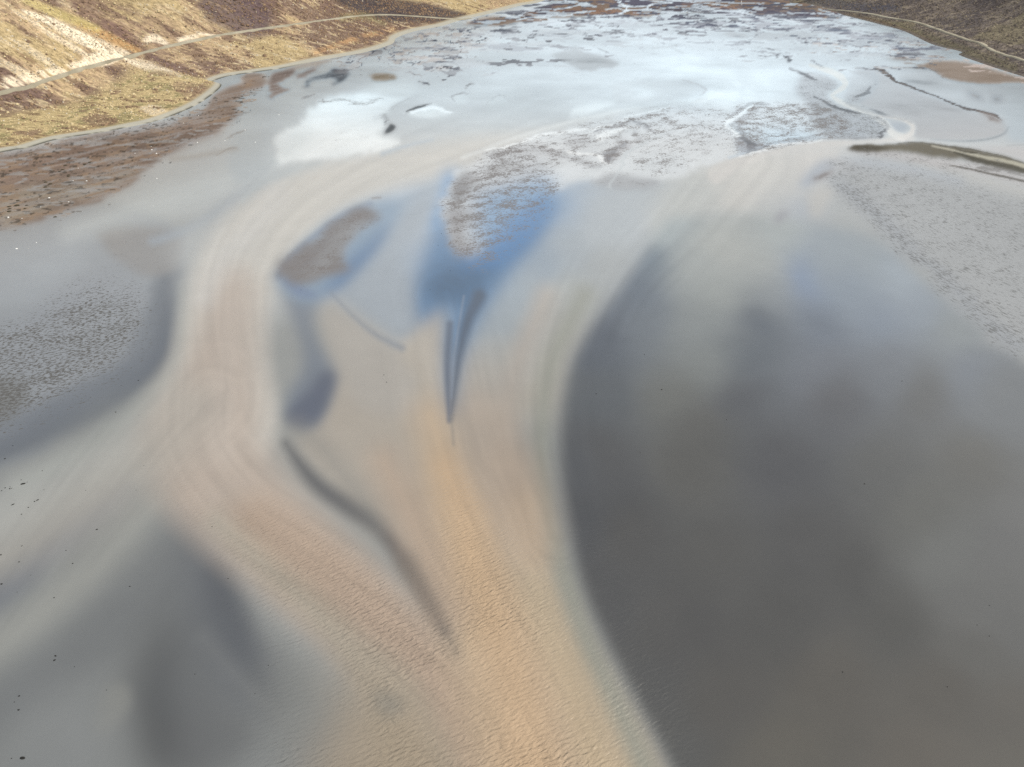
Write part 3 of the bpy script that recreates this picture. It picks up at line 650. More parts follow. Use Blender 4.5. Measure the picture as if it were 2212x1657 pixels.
# ---- salt marsh across the head of the bay
put(poly([(991, 58), (1040, 46), (1100, 36), (1150, 22), (1190, 4), (1150, -40), (1000, -320), (2600, -320), (2000, -40), (1760, 0), (1790, 12), (1815, 28), (1820, 40), (1800, 43), (1720, 34), (1660, 34), (1600, 30), (1560, 27), (1500, 27), (1440, 27),
          (1400, 36), (1330, 34), (1280, 34), (1240, 37), (1200, 38), (1160, 36), (1150, 46), (1120, 46), (1100, 54), (1000, 55)], 2.5, 0.35), C(128, 108, 94), 0.95, cls=MARSH, rough=0.8, spec=0.2, z=0.15)
A1 = lambda *p: K(1120, 0, p, 0.144)
A2 = lambda *p: K(1450, 0, p, 0.144)
A3 = lambda *p: K(1700, 0, p, 0.104)
put(poly(A1((80, 372), (180, 310), (450, 250), (650, 250), (800, 280), (760, 320), (640, 345), (740, 372)), 2, 0.2), C(132, 114, 100), 0.95, cls=MARSH, z=0.2)
put(poly(A1((860, 305), (1000, 290), (1250, 275), (1350, 305), (1230, 320), (900, 320)), 1.5, 0.2), C(126, 106, 96), 0.95, cls=MARSH, z=0.2)
put(poly(A1((900, 170), (1400, 140), (1900, 120), (2212, 150), (2212, 210), (1900, 200), (1500, 215), (1100, 225)), 3, 0.3), C(146, 116, 98), 0.6)
put(poly(A2((-200, 150), (0, 180), (360, 160), (370, 200), (200, 230), (0, 220)), 2, 0.3), C(150, 118, 98), 0.8, cls=MARSH)
put(poly(A2((520, 205), (640, 172), (680, 190), (670, 228)), 1.5, 0.2), C(140, 112, 98), 0.9, cls=MARSH)
put(poly(A2((820, 150), (960, 190), (1000, 225), (880, 205)), 1.5, 0.2), C(134, 110, 98), 0.9, cls=MARSH)
put(poly(A2((1000, 172), (1100, 112), (1300, 120), (1340, 170), (1250, 188)), 1.5, 0.2), C(122, 106, 96), 0.95, cls=MARSH)
put(poly(A2((1180, 90), (1300, 70), (1450, 98), (1250, 112)), 1.5, 0.2), C(150, 122, 104), 0.85, cls=MARSH)
put(poly(A2((1640, 100), (1900, 92), (2212, 110), (2212, 160), (1900, 150)), 2, 0.3), C(150, 122, 106), 0.85, cls=MARSH)
put(poly(A3((1050, 240), (1150, 160), (1600, 150), (2212, 150), (2700, 150), (2700, 350), (2212, 345), (1900, 352), (1600, 322), (1300, 292)), 2, 0.2), C(142, 126, 112), 0.9, cls=MARSH, z=0.2)
# dark peat and standing water between the marsh pieces
put(poly(A2((380, 0), (900, 25), (760, 82), (500, 60)), 2, 0.5), C(86, 88, 108), 0.9)
put(poly(A2((940, 10), (1700, 50), (1500, 70), (1150, 50)), 2, 0.5), C(92, 90, 108), 0.8)
put(poly(A2((1350, 138), (1600, 150), (2212, 190), (2560, 240), (2400, 262), (2212, 240), (1700, 190)), 2, 0.5), C(84, 86, 106), 0.9, cls=MUD)
put(poly(A2((1130, 272), (1200, 230), (1330, 240), (1400, 292), (1150, 296)), 1.5, 0.5), C(92, 94, 110), 0.9, cls=MUD)
put(poly(A2((690, 190), (810, 230), (790, 235), (690, 215)), 1.5, 0.4), C(96, 96, 110), 0.85)
put(line(A2((590, 262), (680, 275), (760, 282)), [2, 4, 2], 1.5, 0.5), C(92, 92, 108), 0.9)
put(poly(A3((1060, 330), (1240, 330), (1380, 420), (1600, 470), (1250, 460), (1100, 380)), 2, 0.5), C(98, 106, 126), 0.8)
put(poly(A3((1300, 320), (1650, 340), (1640, 380), (1400, 360)), 2, 0.5), C(104, 104, 122), 0.7)
put(poly(A3((1700, 400), (2212, 390), (2500, 430), (2400, 470), (1900, 430)), 2, 0.6), C(110, 124, 144), 0.7)
mr = poly([(900, 45), (1150, 0), (1300, -60), (2000, -60), (1850, 45), (1500, 34), (1100, 60)], 8)
isles(mr, 0.86, 30, 16, 171, C(98, 92, 102), 0.75)
isles(mr, 0.80, 14, 8, 173, C(84, 86, 102), 0.7)
isles(mr, 0.74, 18, 9, 175, C(196, 202, 208), 0.8, RIVER)
# pale creeks through the marsh
creek = C(206, 212, 216)
for pts, w_ in [(A1((1430, 150), (1580, 125), (1700, 105), (1790, 88), (1975, 65), (1650, 38), (1570, 0)), 2.6), (A1((690, 215), (740, 245), (860, 262), (900, 225), (950, 200)), 3.0), (A1((940, 195), (1080, 165), (1200, 150)), 1.6),
                (A1((870, 302), (1050, 270), (1250, 250), (1480, 232)), 2.4), (A1((1430, 190), (1500, 228), (1700, 228), (1800, 195), (1880, 175)), 3.4), (A1((-40, 330), (60, 320), (200, 285), (120, 340)), 4.0),
                (A2((340, -20), (390, 60), (490, 120), (420, 185), (260, 228), (0, 245)), 4.6), (A2((790, 80), (850, 130), (900, 172), (1000, 182), (1250, 192), (1350, 170)), 4.2), (A2((700, 10), (900, 18), (1150, 40), (900, 62), (800, 80)), 2.6),
                (A2((1100, 0), (1400, 28), (1700, 50), (1880, 70), (1960, 90)), 2.2), (A2((450, 90), (560, 100), (700, 100), (800, 82)), 3.6), (A2((460, 140), (560, 150), (700, 150), (840, 140)), 3.6), (A2((180, 150), (300, 130), (440, 160)), 2.4),
                (A2((1350, 140), (1420, 175), (1540, 190)), 2.2), (A2((1340, 125), (1640, 165)), 1.6), (A2((1640, 150), (1900, 165), (2300, 200)), 1.8),
                (A3((0, 180), (300, 195), (640, 230), (900, 250), (1100, 290), (1300, 350), (1700, 400), (2212, 450)), 2.0), (A3((900, 220), (960, 215), (1020, 235)), 5.0), (A3((1120, 300), (1220, 300), (1260, 340), (1500, 400)), 3.6),
                (A3((1520, 330), (1640, 370), (1900, 430), (2212, 490), (2600, 560)), 3.0), (A3((1740, 172), (1840, 176)), 1.4), (A3((310, 100), (440, 90), (600, 128)), 1.8), (K(1800, 0, [(560, 70), (660, 90), (720, 110), (780, 135), (900, 160), (1000, 185), (1150, 215)]), 4.4)]:
    put(line(pts, w_ * 0.8, 1.4, 1.0), creek, 0.92, cls=RIVER, rough=0.2, spec=0.6)
put(line(A1((40, 270), (350, 218), (600, 170), (900, 135), (1250, 80), (1480, 12)), [4, 4, 4, 3, 4, 5], 1.8, 0.3), C(176, 174, 170), 0.85)

net_left = poly(B2((620, 440), (800, 370), (1100, 270), (1280, 200), (1700, 190), (1800, 260), (1720, 340), (1560, 470), (1400, 540), (1100, 470), (800, 520), (640, 520)), 12)
isles(net_left, 1.0, 9, 10, 41, C(120, 112, 110), 0.75)
rims(net_left, 16, 17, 43, C(84, 78, 84), 0.03, 0.95)
rims(net_left, 9, 11, 143, C(96, 92, 96), 0.016, 0.8)
isles(poly(B2((1700, 190), (2071, 190), (2500, 180), (2500, 240), (2100, 290), (1800, 260)), 14), 0.9, 10, 14, 44, C(98, 102, 114), 0.8)
isles(poly(A2((-300, 230), (600, 240), (1000, 260), (1900, 290), (2600, 400), (2600, 480), (1700, 470), (900, 420), (0, 330)), 10), 0.95, 12, 13, 47, C(100, 106, 122), 0.8)
isles(poly(A2((1100, 220), (1800, 260), (1850, 460), (1150, 400)), 8), 1.0, 14, 8, 48, C(96, 100, 118), 0.8)
isles(poly(A3((900, 320), (2212, 430), (3300, 560), (3300, 800), (2000, 700), (1000, 560)), 10), 1.05, 16, 9, 49, C(104, 110, 126), 0.75)
nr = poly(B4((420, 260), (800, 280), (1200, 250), (1400, 340), (1580, 380), (1400, 420), (1000, 380), (700, 370), (450, 300)), 14)
wm = poly([(-200, 520), (-200, 340), (130, 300), (420, 240), (560, 170), (520, 250), (370, 330), (210, 440), (0, 492)], 14)
isles(wm, 0.86, 7, 5, 181, C(150, 126, 104), 0.6)
isles(wm, 0.80, 12, 7, 183, C(112, 95, 84), 0.4)
isles(wm, 0.60, 11, 4, 185, C(156, 154, 152), 0.6)
isles(wm, 0.52, 3.2, 1.8, 187, C(70, 64, 56), 0.75)
isles(nr, 0.95, 13, 9, 51, C(132, 116, 108), 0.75)
rims(nr, 18, 12, 53, C(98, 84, 82), 0.024, 0.9)
rims(nr, 11, 8, 153, C(110, 92, 86), 0.016, 0.8)
isles(poly(B4((900, 400), (1400, 420), (1500, 480), (1200, 490), (900, 450)), 10), 0.9, 20, 9, 55, C(132, 122, 114), 0.7)
isles(poly(B4((1350, 430), (1700, 430), (2071, 540), (2300, 640), (2200, 660), (1900, 540), (1600, 500)), 8), 1.0, 12, 6, 57, C(196, 176, 164), 0.7)
far_all = poly([(860, 100), (1000, 60), (1300, 40), (1800, 45), (2000, 90), (2050, 130), (1900, 160), (1700, 130), (1400, 110), (1100, 150), (900, 170)], 24)
isles(far_all, 0.74, 14, 12, 161, C(104, 110, 122), 0.8)
isles(far_all, 0.80, 26, 16, 163, C(150, 164, 174), 0.6)
rims(far_all, 20, 14, 165, C(120, 128, 138), 0.012, 0.6)
creekband = poly([(1500, 20), (1800, 40), (2000, 90), (2080, 130), (1900, 110), (1650, 70), (1450, 60)], 16)
isles(creekband, 0.84, 17, 8, 167, C(96, 104, 122), 0.7)
# ---- crisp dark and bright rims along banks and creeks
put(poly(B4((480, 520), (640, 540), (720, 600), (640, 680), (700, 740), (880, 800), (1030, 860), (1060, 930), (1020, 990), (800, 1000), (650, 960), (540, 800), (420, 640)), 7, 0.5), C(130, 140, 150), 0.65, fleck2=0.5)
put(poly(B4((800, 560), (950, 500), (1000, 600), (930, 700), (840, 730), (760, 700), (800, 630)), 6, 0.5), C(142, 151, 158), 0.55)
put(line(B4((520, 470), (680, 520), (770, 575), (765, 630), (690, 685), (745, 735), (885, 792), (1010, 850), (1075, 905), (1115, 955), (1170, 990)), [26, 44, 50, 42, 34, 38, 42, 46, 52, 52, 60], 3, 0.3), C(206, 204, 198), 0.95, cls=RIVER)
put(line(B4((1030, 838), (1180, 862), (1262, 905), (1255, 955), (1185, 1000)), [10, 22, 28, 34, 44], 3, 0.3), C(206, 201, 194), 0.95, cls=RIVER)
put(poly(B4((1095, 888), (1180, 885), (1235, 920), (1170, 955), (1120, 920)), 3), C(138, 149, 160), 0.8)
dk = C(100, 101, 106)
for pts, w_, op_ in [
    (B4((540, 700), (700, 770), (900, 820), (1030, 865), (1058, 930), (1030, 990)), [10, 16, 18, 30, 36, 24], 0.75),
    (B4((780, 730), (900, 785), (1050, 830), (1180, 855), (1270, 890)), [16, 22, 22, 14, 8], 0.6),
    (B4((860, 705), (930, 680), (980, 612)), [14, 30, 10], 0.6),
    (B4((380, 490), (480, 530), (590, 575)), [8, 30, 16], 0.75),
    (B4((640, 955), (560, 985), (300, 1032), (150, 1072), (20, 1120)), [10, 16, 12, 12, 8], 0.6),
    (B4((620, 1000), (850, 1002), (1040, 990)), [8, 18, 12], 0.6),
    (B4((360, 745), (480, 800), (560, 870), (640, 950)), [12, 20, 22, 10], 0.6),
    (B4((0, 880), (40, 990), (100, 1060), (60, 1100)), [20, 36, 40, 20], 0.6),
    (B4((200, 350), (250, 362)), [10, 16], 0.85), (B4((340, 405), (385, 440)), [18, 26], 0.85), (B4((265, 420), (290, 400), (320, 385)), [10, 16, 10], 0.7), (B4((540, 435), (570, 465), (610, 488)), [6, 12, 8], 0.7),
    (B3((740, 955), (860, 905), (990, 870), (1060, 890), (1120, 925), (1180, 965)), [12, 16, 14, 18, 14, 8], 0.75),
    (B3((850, 1150), (800, 1120), (900, 1080), (960, 1030)), [30, 36, 44, 30], 0.55),
    (B3((1775, 960), (1830, 1020), (1950, 1060)), [16, 34, 14], 0.6), (B3((1760, 800), (1850, 755), (2000, 752)), [14, 24, 12], 0.6),
    (B2((1500, 735), (1512, 690), (1560, 672), (1605, 690)), [6, 14, 12, 4], 0.7), (B2((1580, 640), (1610, 602), (1645, 605)), [10, 16, 8], 0.7), (B2((1730, 745), (1840, 690), (1905, 735)), [4, 8, 5], 0.5),
    (B2((1000, 830), (1005, 880), (1040, 860)), [8, 12, 8], 0.6), (B2((1010, 800), (1120, 742), (1230, 690)), [6, 8, 4], 0.45)]:
    put(line(pts, w_, 2.2, 0.7), dk, op_ * 0.8)
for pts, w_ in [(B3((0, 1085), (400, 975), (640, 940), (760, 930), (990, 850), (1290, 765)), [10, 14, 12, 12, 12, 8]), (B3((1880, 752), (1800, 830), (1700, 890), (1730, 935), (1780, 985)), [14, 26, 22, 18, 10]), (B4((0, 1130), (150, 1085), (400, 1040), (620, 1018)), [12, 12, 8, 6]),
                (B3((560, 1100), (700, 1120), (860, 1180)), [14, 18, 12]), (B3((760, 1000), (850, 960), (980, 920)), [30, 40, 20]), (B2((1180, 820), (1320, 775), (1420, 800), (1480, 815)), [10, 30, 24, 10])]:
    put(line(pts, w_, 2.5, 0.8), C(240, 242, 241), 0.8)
br = rng_np = np.random.default_rng(7)
for _ in range(46):
    u0 = br.uniform(900, 2010); v0 = br.uniform(26, 98)
    lean = (u0 - 1350) / 700
    L_ = br.uniform(14, 46) * (0.5 + v0 / 90)
    p_ = [(u0, v0)]
    for s_ in range(3):
        p_.append((p_[-1][0] + L_ / 3 * br.uniform(0.6, 1.3), p_[-1][1] + L_ / 3 * (0.16 * lean + br.uniform(-0.10, 0.12))))
    put(line(p_, [1.0, br.uniform(2.0, 4.0), br.uniform(1.6, 3.4), 0.8], 1.2, 1.5), C(*[(94, 98, 114), (112, 108, 112), (140, 150, 160)][br.integers(3)]), 0.8)
ar = C(150, 158, 164)
put(poly(B3((440, 395), (540, 360), (600, 338), (640, 368), (700, 385), (760, 400), (900, 455), (860, 480), (700, 505), (630, 500), (580, 470), (500, 430)), 2, 0.9), C(140, 147, 151), 0.9)
# loose drift of paler and greyer silt over the whole upper bay
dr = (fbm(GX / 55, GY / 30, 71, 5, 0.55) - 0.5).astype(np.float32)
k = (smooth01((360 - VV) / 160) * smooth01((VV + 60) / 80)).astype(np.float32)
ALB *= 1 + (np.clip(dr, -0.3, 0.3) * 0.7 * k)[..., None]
dr = (fbm(GX / 40, GY / 60, 73, 4, 0.5) - 0.5).astype(np.float32)
ALB *= 1 + (np.clip(dr, -0.3, 0.3) * 0.22)[..., None]
streak([(1560, 200), (1200, 300), (830, 368), (700, 415), (590, 485), (515, 580), (485, 690), (478, 800), (450, 950), (520, 1090), (640, 1200), (770, 1320), (900, 1460), (1000, 1600)], 300, 0.30, 301)
streak([(960, 640), (965, 800), (975, 1000), (1010, 1150), (1060, 1300), (1110, 1450), (1170, 1657)], 420, 0.24, 303)
streak([(1640, 350), (1500, 470), (1330, 600), (1230, 760), (1190, 950), (1200, 1150)], 300, 0.26, 305)
streak([(460, 860), (330, 960), (150, 1120), (-60, 1330)], 340, 0.20, 307)
SC['ripple'] = np.maximum(SC['ripple'], (0.42 * smooth01((VV - 1000) / 300) * smooth01((UU - 420) / 200) * smooth01((1560 - UU) / 260)).astype(np.float32))
env = (smooth01((VV - 900) / 500) * (0.6 + 0.6 * smooth01((fbm(GX / 22, GY / 22, 83, 3) - 0.32) / 0.3))).astype(np.float32)
SC['ripple'] *= env
SC['rough'] += (0.6 - SC['rough']) * np.clip(SC['ripple'] * 1.6, 0, 1)
SC['spec'] *= 1 - 0.35 * np.clip(SC['ripple'], 0, 1)
# weed and drained mud: streaked along the shore, matt where it is dark
wa = math.radians(48)
ax_ = GX * math.cos(wa) + GY * math.sin(wa); ay_ = -GX * math.sin(wa) + GY * math.cos(wa)
ws = fbm(ax_ / 26, ay_ / 3.5, 81, 5, 0.6).astype(np.float32)
wd = ((CLS == WEED) & (GX < 60)).astype(np.float32)
wd = boxblur(boxblur(wd, 2, 0), 2, 1)
ALB *= 1 + ((ws - 0.5) * 0.5 * wd)[..., None]
ALB += (C(150, 150, 150).astype(np.float32) - ALB) * (smooth01((ws - 0.57) / 0.05) * wd * 0.3)[..., None].astype(np.float32)
np.clip(ALB, 0.01, 0.75, out=ALB)
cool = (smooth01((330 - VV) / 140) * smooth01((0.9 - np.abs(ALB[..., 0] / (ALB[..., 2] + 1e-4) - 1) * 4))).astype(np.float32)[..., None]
ALB *= 1 + cool * np.array([-0.16, 0.0, 0.12], dtype=np.float32)  # bluish sky sheen painted into the far flats
luma = ALB @ np.array([0.25, 0.6, 0.15], dtype=np.float32)
dry = (smooth01((0.205 - luma) / 0.10) * smooth01((470 - VV) / 130)).astype(np.float32)
dry = np.maximum(dry, wd * 0.75)
SC['spec'] *= 1 - 0.96 * dry
SC['rough'] += (0.85 - SC['rough']) * dry

# ------------------------------------------------------------------ materials
def new_mat(name):
    m = bpy.data.materials.new(name)
    m.use_nodes = True
    t = m.node_tree
    for n in list(t.nodes):
        t.nodes.remove(n)
    out = N(t, 'ShaderNodeOutputMaterial')
    b = N(t, 'ShaderNodeBsdfPrincipled')
    t.links.new(b.outputs[0], out.inputs[0])
    return m, t, b


def tidal_material():
    m, t, b = new_mat('tidal_flat')
    L = t.links.new
    a_col = N(t, 'ShaderNodeAttribute', attribute_name='albedo')
    a_s = N(t, 'ShaderNodeAttribute', attribute_name='surface')   # rough, spec, ripple
    a_f = N(t, 'ShaderNodeAttribute', attribute_name='texture')   # fleck, fleck2, net
    s1 = N(t, 'ShaderNodeSeparateColor'); L(a_s.outputs['Color'], s1.inputs[0])
    s2 = N(t, 'ShaderNodeSeparateColor'); L(a_f.outputs['Color'], s2.inputs[0])
    geo = N(t, 'ShaderNodeNewGeometry')

    def noise(scale, rot=0.0, det=3.0, rough=0.55, dist=0.0, loc=(0, 0, 0)):
        mp = N(t, 'ShaderNodeMapping', vector_type='TEXTURE')
        mp.inputs['Rotation'].default_value = (0, 0, math.radians(rot))
        mp.inputs['Scale'].default_value = (scale[0], scale[1], 1)
        mp.inputs['Location'].default_value = loc
        L(geo.outputs['Position'], mp.inputs[0])
        n = N(t, 'ShaderNodeTexNoise')
        n.inputs['Scale'].default_value = 1.0
        n.inputs['Detail'].default_value = det
        n.inputs['Roughness'].default_value = rough
        n.inputs['Distortion'].default_value = dist
        L(mp.outputs[0], n.inputs['Vector'])
        return n.outputs['Fac']

    def thresh(val, lo, hi):
        r = N(t, 'ShaderNodeMapRange', interpolation_type='SMOOTHSTEP')
        r.inputs['From Min'].default_value = lo; r.inputs['From Max'].default_value = hi
        L(val, r.inputs['Value'])
        return r.outputs[0]

    def mul(a, bb):
        x = N(t, 'ShaderNodeMath', operation='MULTIPLY')
        L(a, x.inputs[0])
        if isinstance(bb, (int, float)):
            x.inputs[1].default_value = bb
        else:
            L(bb, x.inputs[1])
        return x.outputs[0]

    def mixc(fac, a, bcol):
        x = N(t, 'ShaderNodeMix', data_type='RGBA')
        L(fac, x.inputs['Factor']); L(a, x.inputs['A'])
        if isinstance(bcol, tuple):
            x.inputs['B'].default_value = bcol
        else:
            L(bcol, x.inputs['B'])
        return x.outputs['Result']

    clump = noise((9, 6), 30, 3, 0.55)

    def speck(n, amt, lo, hi, cl=0.5):
        x1 = N(t, 'ShaderNodeMath', operation='MULTIPLY_ADD'); L(amt, x1.inputs[0]); x1.inputs[1].default_value = 0.22; L(n, x1.inputs[2])
        x2 = N(t, 'ShaderNodeMath', operation='MULTIPLY_ADD'); L(clump, x2.inputs[0]); x2.inputs[1].default_value = cl; L(x1.outputs[0], x2.inputs[2])
        k_ = N(t, 'ShaderNodeMath', operation='MULTIPLY', use_clamp=True); L(amt, k_.inputs[0]); k_.inputs[1].default_value = 4.0
        return mul(thresh(x2.outputs[0], lo, hi), k_.outputs[0])

    f1 = speck(noise((1.25, 0.6), 22, 3, 0.6, 0.3), s2.outputs[0], 0.765, 0.845, 0.22)
    f2 = mul(speck(noise((2.2, 0.6), -60, 3, 0.62, 0.3), s2.outputs[1], 0.80, 0.90, 0.34), 0.75)
    nt = mul(speck(noise((1.2, 0.8), 15, 5, 0.72, 0.9), s2.outputs[2], 0.88, 0.96, 0.55), 0.9)
    # silt grain
    gr = noise((8, 8), 0, 6, 0.62)
    grr = N(t, 'ShaderNodeMapRange')
    grr.inputs['To Min'].default_value = 0.93; grr.inputs['To Max'].default_value = 1.07
    L(gr, grr.inputs['Value'])
    vm = N(t, 'ShaderNodeVectorMath', operation='SCALE')
    L(a_col.outputs['Color'], vm.inputs[0]); L(grr.outputs[0], vm.inputs['Scale'])
    c = vm.outputs[0]
    c = mixc(f1, c, (0.088, 0.086, 0.082, 1))
    c = mixc(f2, c, (0.11, 0.11, 0.107, 1))
    c = mixc(nt, c, (0.150, 0.138, 0.134, 1))
    L(c, b.inputs['Base Color'])
    dry = N(t, 'ShaderNodeMath', operation='MAXIMUM'); L(f1, dry.inputs[0]); L(nt, dry.inputs[1])
    dry2 = N(t, 'ShaderNodeMath', operation='MAXIMUM'); L(dry.outputs[0], dry2.inputs[0]); L(f2, dry2.inputs[1])
    rm = N(t, 'ShaderNodeMix', data_type='FLOAT')
    L(dry2.outputs[0], rm.inputs['Factor']); L(s1.outputs[0], rm.inputs['A']); rm.inputs['B'].default_value = 0.6
    L(rm.outputs['Result'], b.inputs['Roughness'])
    sm = N(t, 'ShaderNodeMix', data_type='FLOAT')
    L(dry2.outputs[0], sm.inputs['Factor']); L(s1.outputs[1], sm.inputs['A']); sm.inputs['B'].default_value = 0.25
    L(sm.outputs['Result'], b.inputs['Specular IOR Level'])
    # wind and current ripples
    def wave(period, rot, dist, dsc):
        mp = N(t, 'ShaderNodeMapping', vector_type='TEXTURE')
        mp.inputs['Rotation'].default_value = (0, 0, math.radians(rot))
        L(geo.outputs['Position'], mp.inputs[0])
        w = N(t, 'ShaderNodeTexWave', wave_type='BANDS', bands_direction='Y', wave_profile='SIN')
        w.inputs['Scale'].default_value = 0.314 / period
        w.inputs['Distortion'].default_value = dist
        w.inputs['Detail'].default_value = 2.0
        w.inputs['Detail Scale'].default_value = dsc / (0.314 / period)
        w.inputs['Detail Roughness'].default_value = 0.5
        L(mp.outputs[0], w.inputs['Vector'])
        return w.outputs['Fac']
    r1 = noise((1.5, 0.62), 18, 2, 0.5, 0.6)
    wv = wave(1.15, 16, 9.0, 0.33)
    r2 = wave(0.62, 30, 8.0, 0.6)
    rb = N(t, 'ShaderNodeMath', operation='MULTIPLY_ADD'); L(wv, rb.inputs[0]); rb.inputs[1].default_value = 0.22; L(r1, rb.inputs[2])
    ra = N(t, 'ShaderNodeMath', operation='MULTIPLY_ADD'); L(r2, ra.inputs[0]); ra.inputs[1].default_value = 0.08; L(rb.outputs[0], ra.inputs[2])
    rh = mul(ra.outputs[0], s1.outputs[2])
    bump = N(t, 'ShaderNodeBump')
    bump.inputs['Strength'].default_value = 1.0
    bump.inputs['Distance'].default_value = 0.48
    L(rh, bump.inputs['Height'])
    L(bump.outputs[0], b.inputs['Normal'])
    return m


TIDAL = tidal_material()

# ------------------------------------------------------------------ build the flat, one object per kind of ground
def build_flat():
    z = SC['z'].copy()
    P = np.stack([GX, GY, z], -1).astype(np.float32)
    gu = np.gradient(P, axis=1); gv = np.gradient(P, axis=0)
    NR = np.cross(gu, gv); NR *= np.sign(NR[..., 2:3]); NR /= np.linalg.norm(NR, axis=-1, keepdims=True) + 1e-12
    NR = NR.reshape(-1, 3).astype(np.float32)
    fc = CLS[:-1, :-1]
    names = {MUD: 'mudflat', RIVER: 'river', POOL: 'tidal_pool', BANK: 'sandbank', WEED: 'weedy_mudflat', MARSH: 'salt_marsh', SPIT: 'gravel_spit', BEACH: 'beach'}
    idx = np.arange(NV * NU).reshape(NV, NU)
    q = np.stack([idx[1:, :-1], idx[1:, 1:], idx[:-1, 1:], idx[:-1, :-1]], -1)
    Pf = P.reshape(-1, 3); Af = ALB.reshape(-1, 3)
    surf = np.stack([SC['rough'], SC['spec'], SC['ripple']], -1).reshape(-1, 3)
    tex = np.stack([SC['fleck'], SC['fleck2'], SC['net']], -1).reshape(-1, 3)
    for k, nm in names.items():
        f = q[fc == k]
        if len(f) == 0:
            continue
        used, inv = np.unique(f, return_inverse=True)
        inv = inv.reshape(f.shape)
        me = bpy.data.meshes.new(nm)
        nv, nf = len(used), len(f)
        me.vertices.add(nv); me.vertices.foreach_set('co', Pf[used].ravel())
        me.loops.add(nf * 4); me.loops.foreach_set('vertex_index', inv.ravel().astype(np.int32))
        me.polygons.add(nf); me.polygons.foreach_set('loop_start', np.arange(0, nf * 4, 4, dtype=np.int32))
        me.polygons.foreach_set('loop_total', np.full(nf, 4, dtype=np.int32))
        me.polygons.foreach_set('use_smooth', np.ones(nf, dtype=bool))
        for an, arr in (('albedo', Af), ('surface', surf), ('texture', tex)):
            at = me.attributes.new(an, 'FLOAT_COLOR', 'POINT')
            d = np.ones((nv, 4), dtype=np.float32); d[:, :3] = arr[used]
            at.data.foreach_set('color', d.ravel())
        me.update(calc_edges=True)
        me.normals_split_custom_set_from_vertices(NR[used])
        me.materials.append(TIDAL)
        o = bpy.data.objects.new(nm, me)
        o['kind'] = 'structure'
        COL.objects.link(o)


build_flat()


# ------------------------------------------------------------------ hillsides
def proj(X, Y, Z):
    zc = Y * CP - (Z - CAM_H) * SP
    yc = Y * SP + (Z - CAM_H) * CP
    zc = np.maximum(zc, 1e-3)
    return CX + F0 * X / zc, CY - F0 * yc / zc


def band(u, v, pts, width, soft):
    width = np.asarray(width, dtype=np.float64) * getattr(pts, 's', 1.0)
    if np.ndim(width) == 0:
        width = float(width)
    soft = soft * (0.5 if getattr(pts, 's', 1.0) != 1.0 else 1.0)
    p = np.asarray(pts, dtype=np.float64)
    w = np.full(len(p), float(width)) if np.isscalar(width) else np.asarray(width, dtype=np.float64)
    pw = spline(np.hstack([p, w[:, None]]), 5)
    best = np.full(u.shape, 1e9)
    for i in range(len(pw) - 1):
        ax, ay, aw = pw[i]; bx, by, bw = pw[i + 1]
        dx_, dy_ = bx - ax, by - ay
        t = np.clip(((u - ax) * dx_ + (v - ay) * dy_) / (dx_ * dx_ + dy_ * dy_ + 1e-9), 0, 1)
        best = np.minimum(best, np.hypot(u - ax - t * dx_, v - ay - t * dy_) - (aw + (bw - aw) * t) / 2)
    return smooth01(0.5 - best / (2 * soft)).astype(np.float32)


def grid_mesh(name, P, attrs, mat, parent=None, keep=None):
    nj, ni = P.shape[:2]
    idx = np.arange(nj * ni).reshape(nj, ni)
    q = np.stack([idx[:-1, :-1], idx[:-1, 1:], idx[1:, 1:], idx[1:, :-1]], -1)
    q = q[keep] if keep is not None else q.reshape(-1, 4)
    a = P.reshape(-1, 3)
    nrm = np.cross(a[q[0, 1]] - a[q[0, 0]], a[q[0, 3]] - a[q[0, 0]])
    if nrm[2] < 0:
        q = q[:, ::-1]
    used, inv = np.unique(q, return_inverse=True)
    inv = inv.reshape(q.shape)
    me = bpy.data.meshes.new(name)
    nv, nf = len(used), len(q)
    me.vertices.add(nv); me.vertices.foreach_set('co', a[used].astype(np.float32).ravel())
    me.loops.add(nf * 4); me.loops.foreach_set('vertex_index', inv.ravel().astype(np.int32))
    me.polygons.add(nf); me.polygons.foreach_set('loop_start', np.arange(0, nf * 4, 4, dtype=np.int32))
    me.polygons.foreach_set('loop_total', np.full(nf, 4, dtype=np.int32))
    me.polygons.foreach_set('use_smooth', np.ones(nf, dtype=bool))
    for an, arr in attrs.items():
        at = me.attributes.new(an, 'FLOAT_COLOR', 'POINT')
        d = np.ones((nv, 4), dtype=np.float32); d[:, :3] = arr.reshape(-1, 3)[used]
        at.data.foreach_set('color', d.ravel())
    me.update(calc_edges=True)
    me.materials.append(mat)
    o = bpy.data.objects.new(name, me)
    o['kind'] = 'structure'
    COL.objects.link(o)
    return o


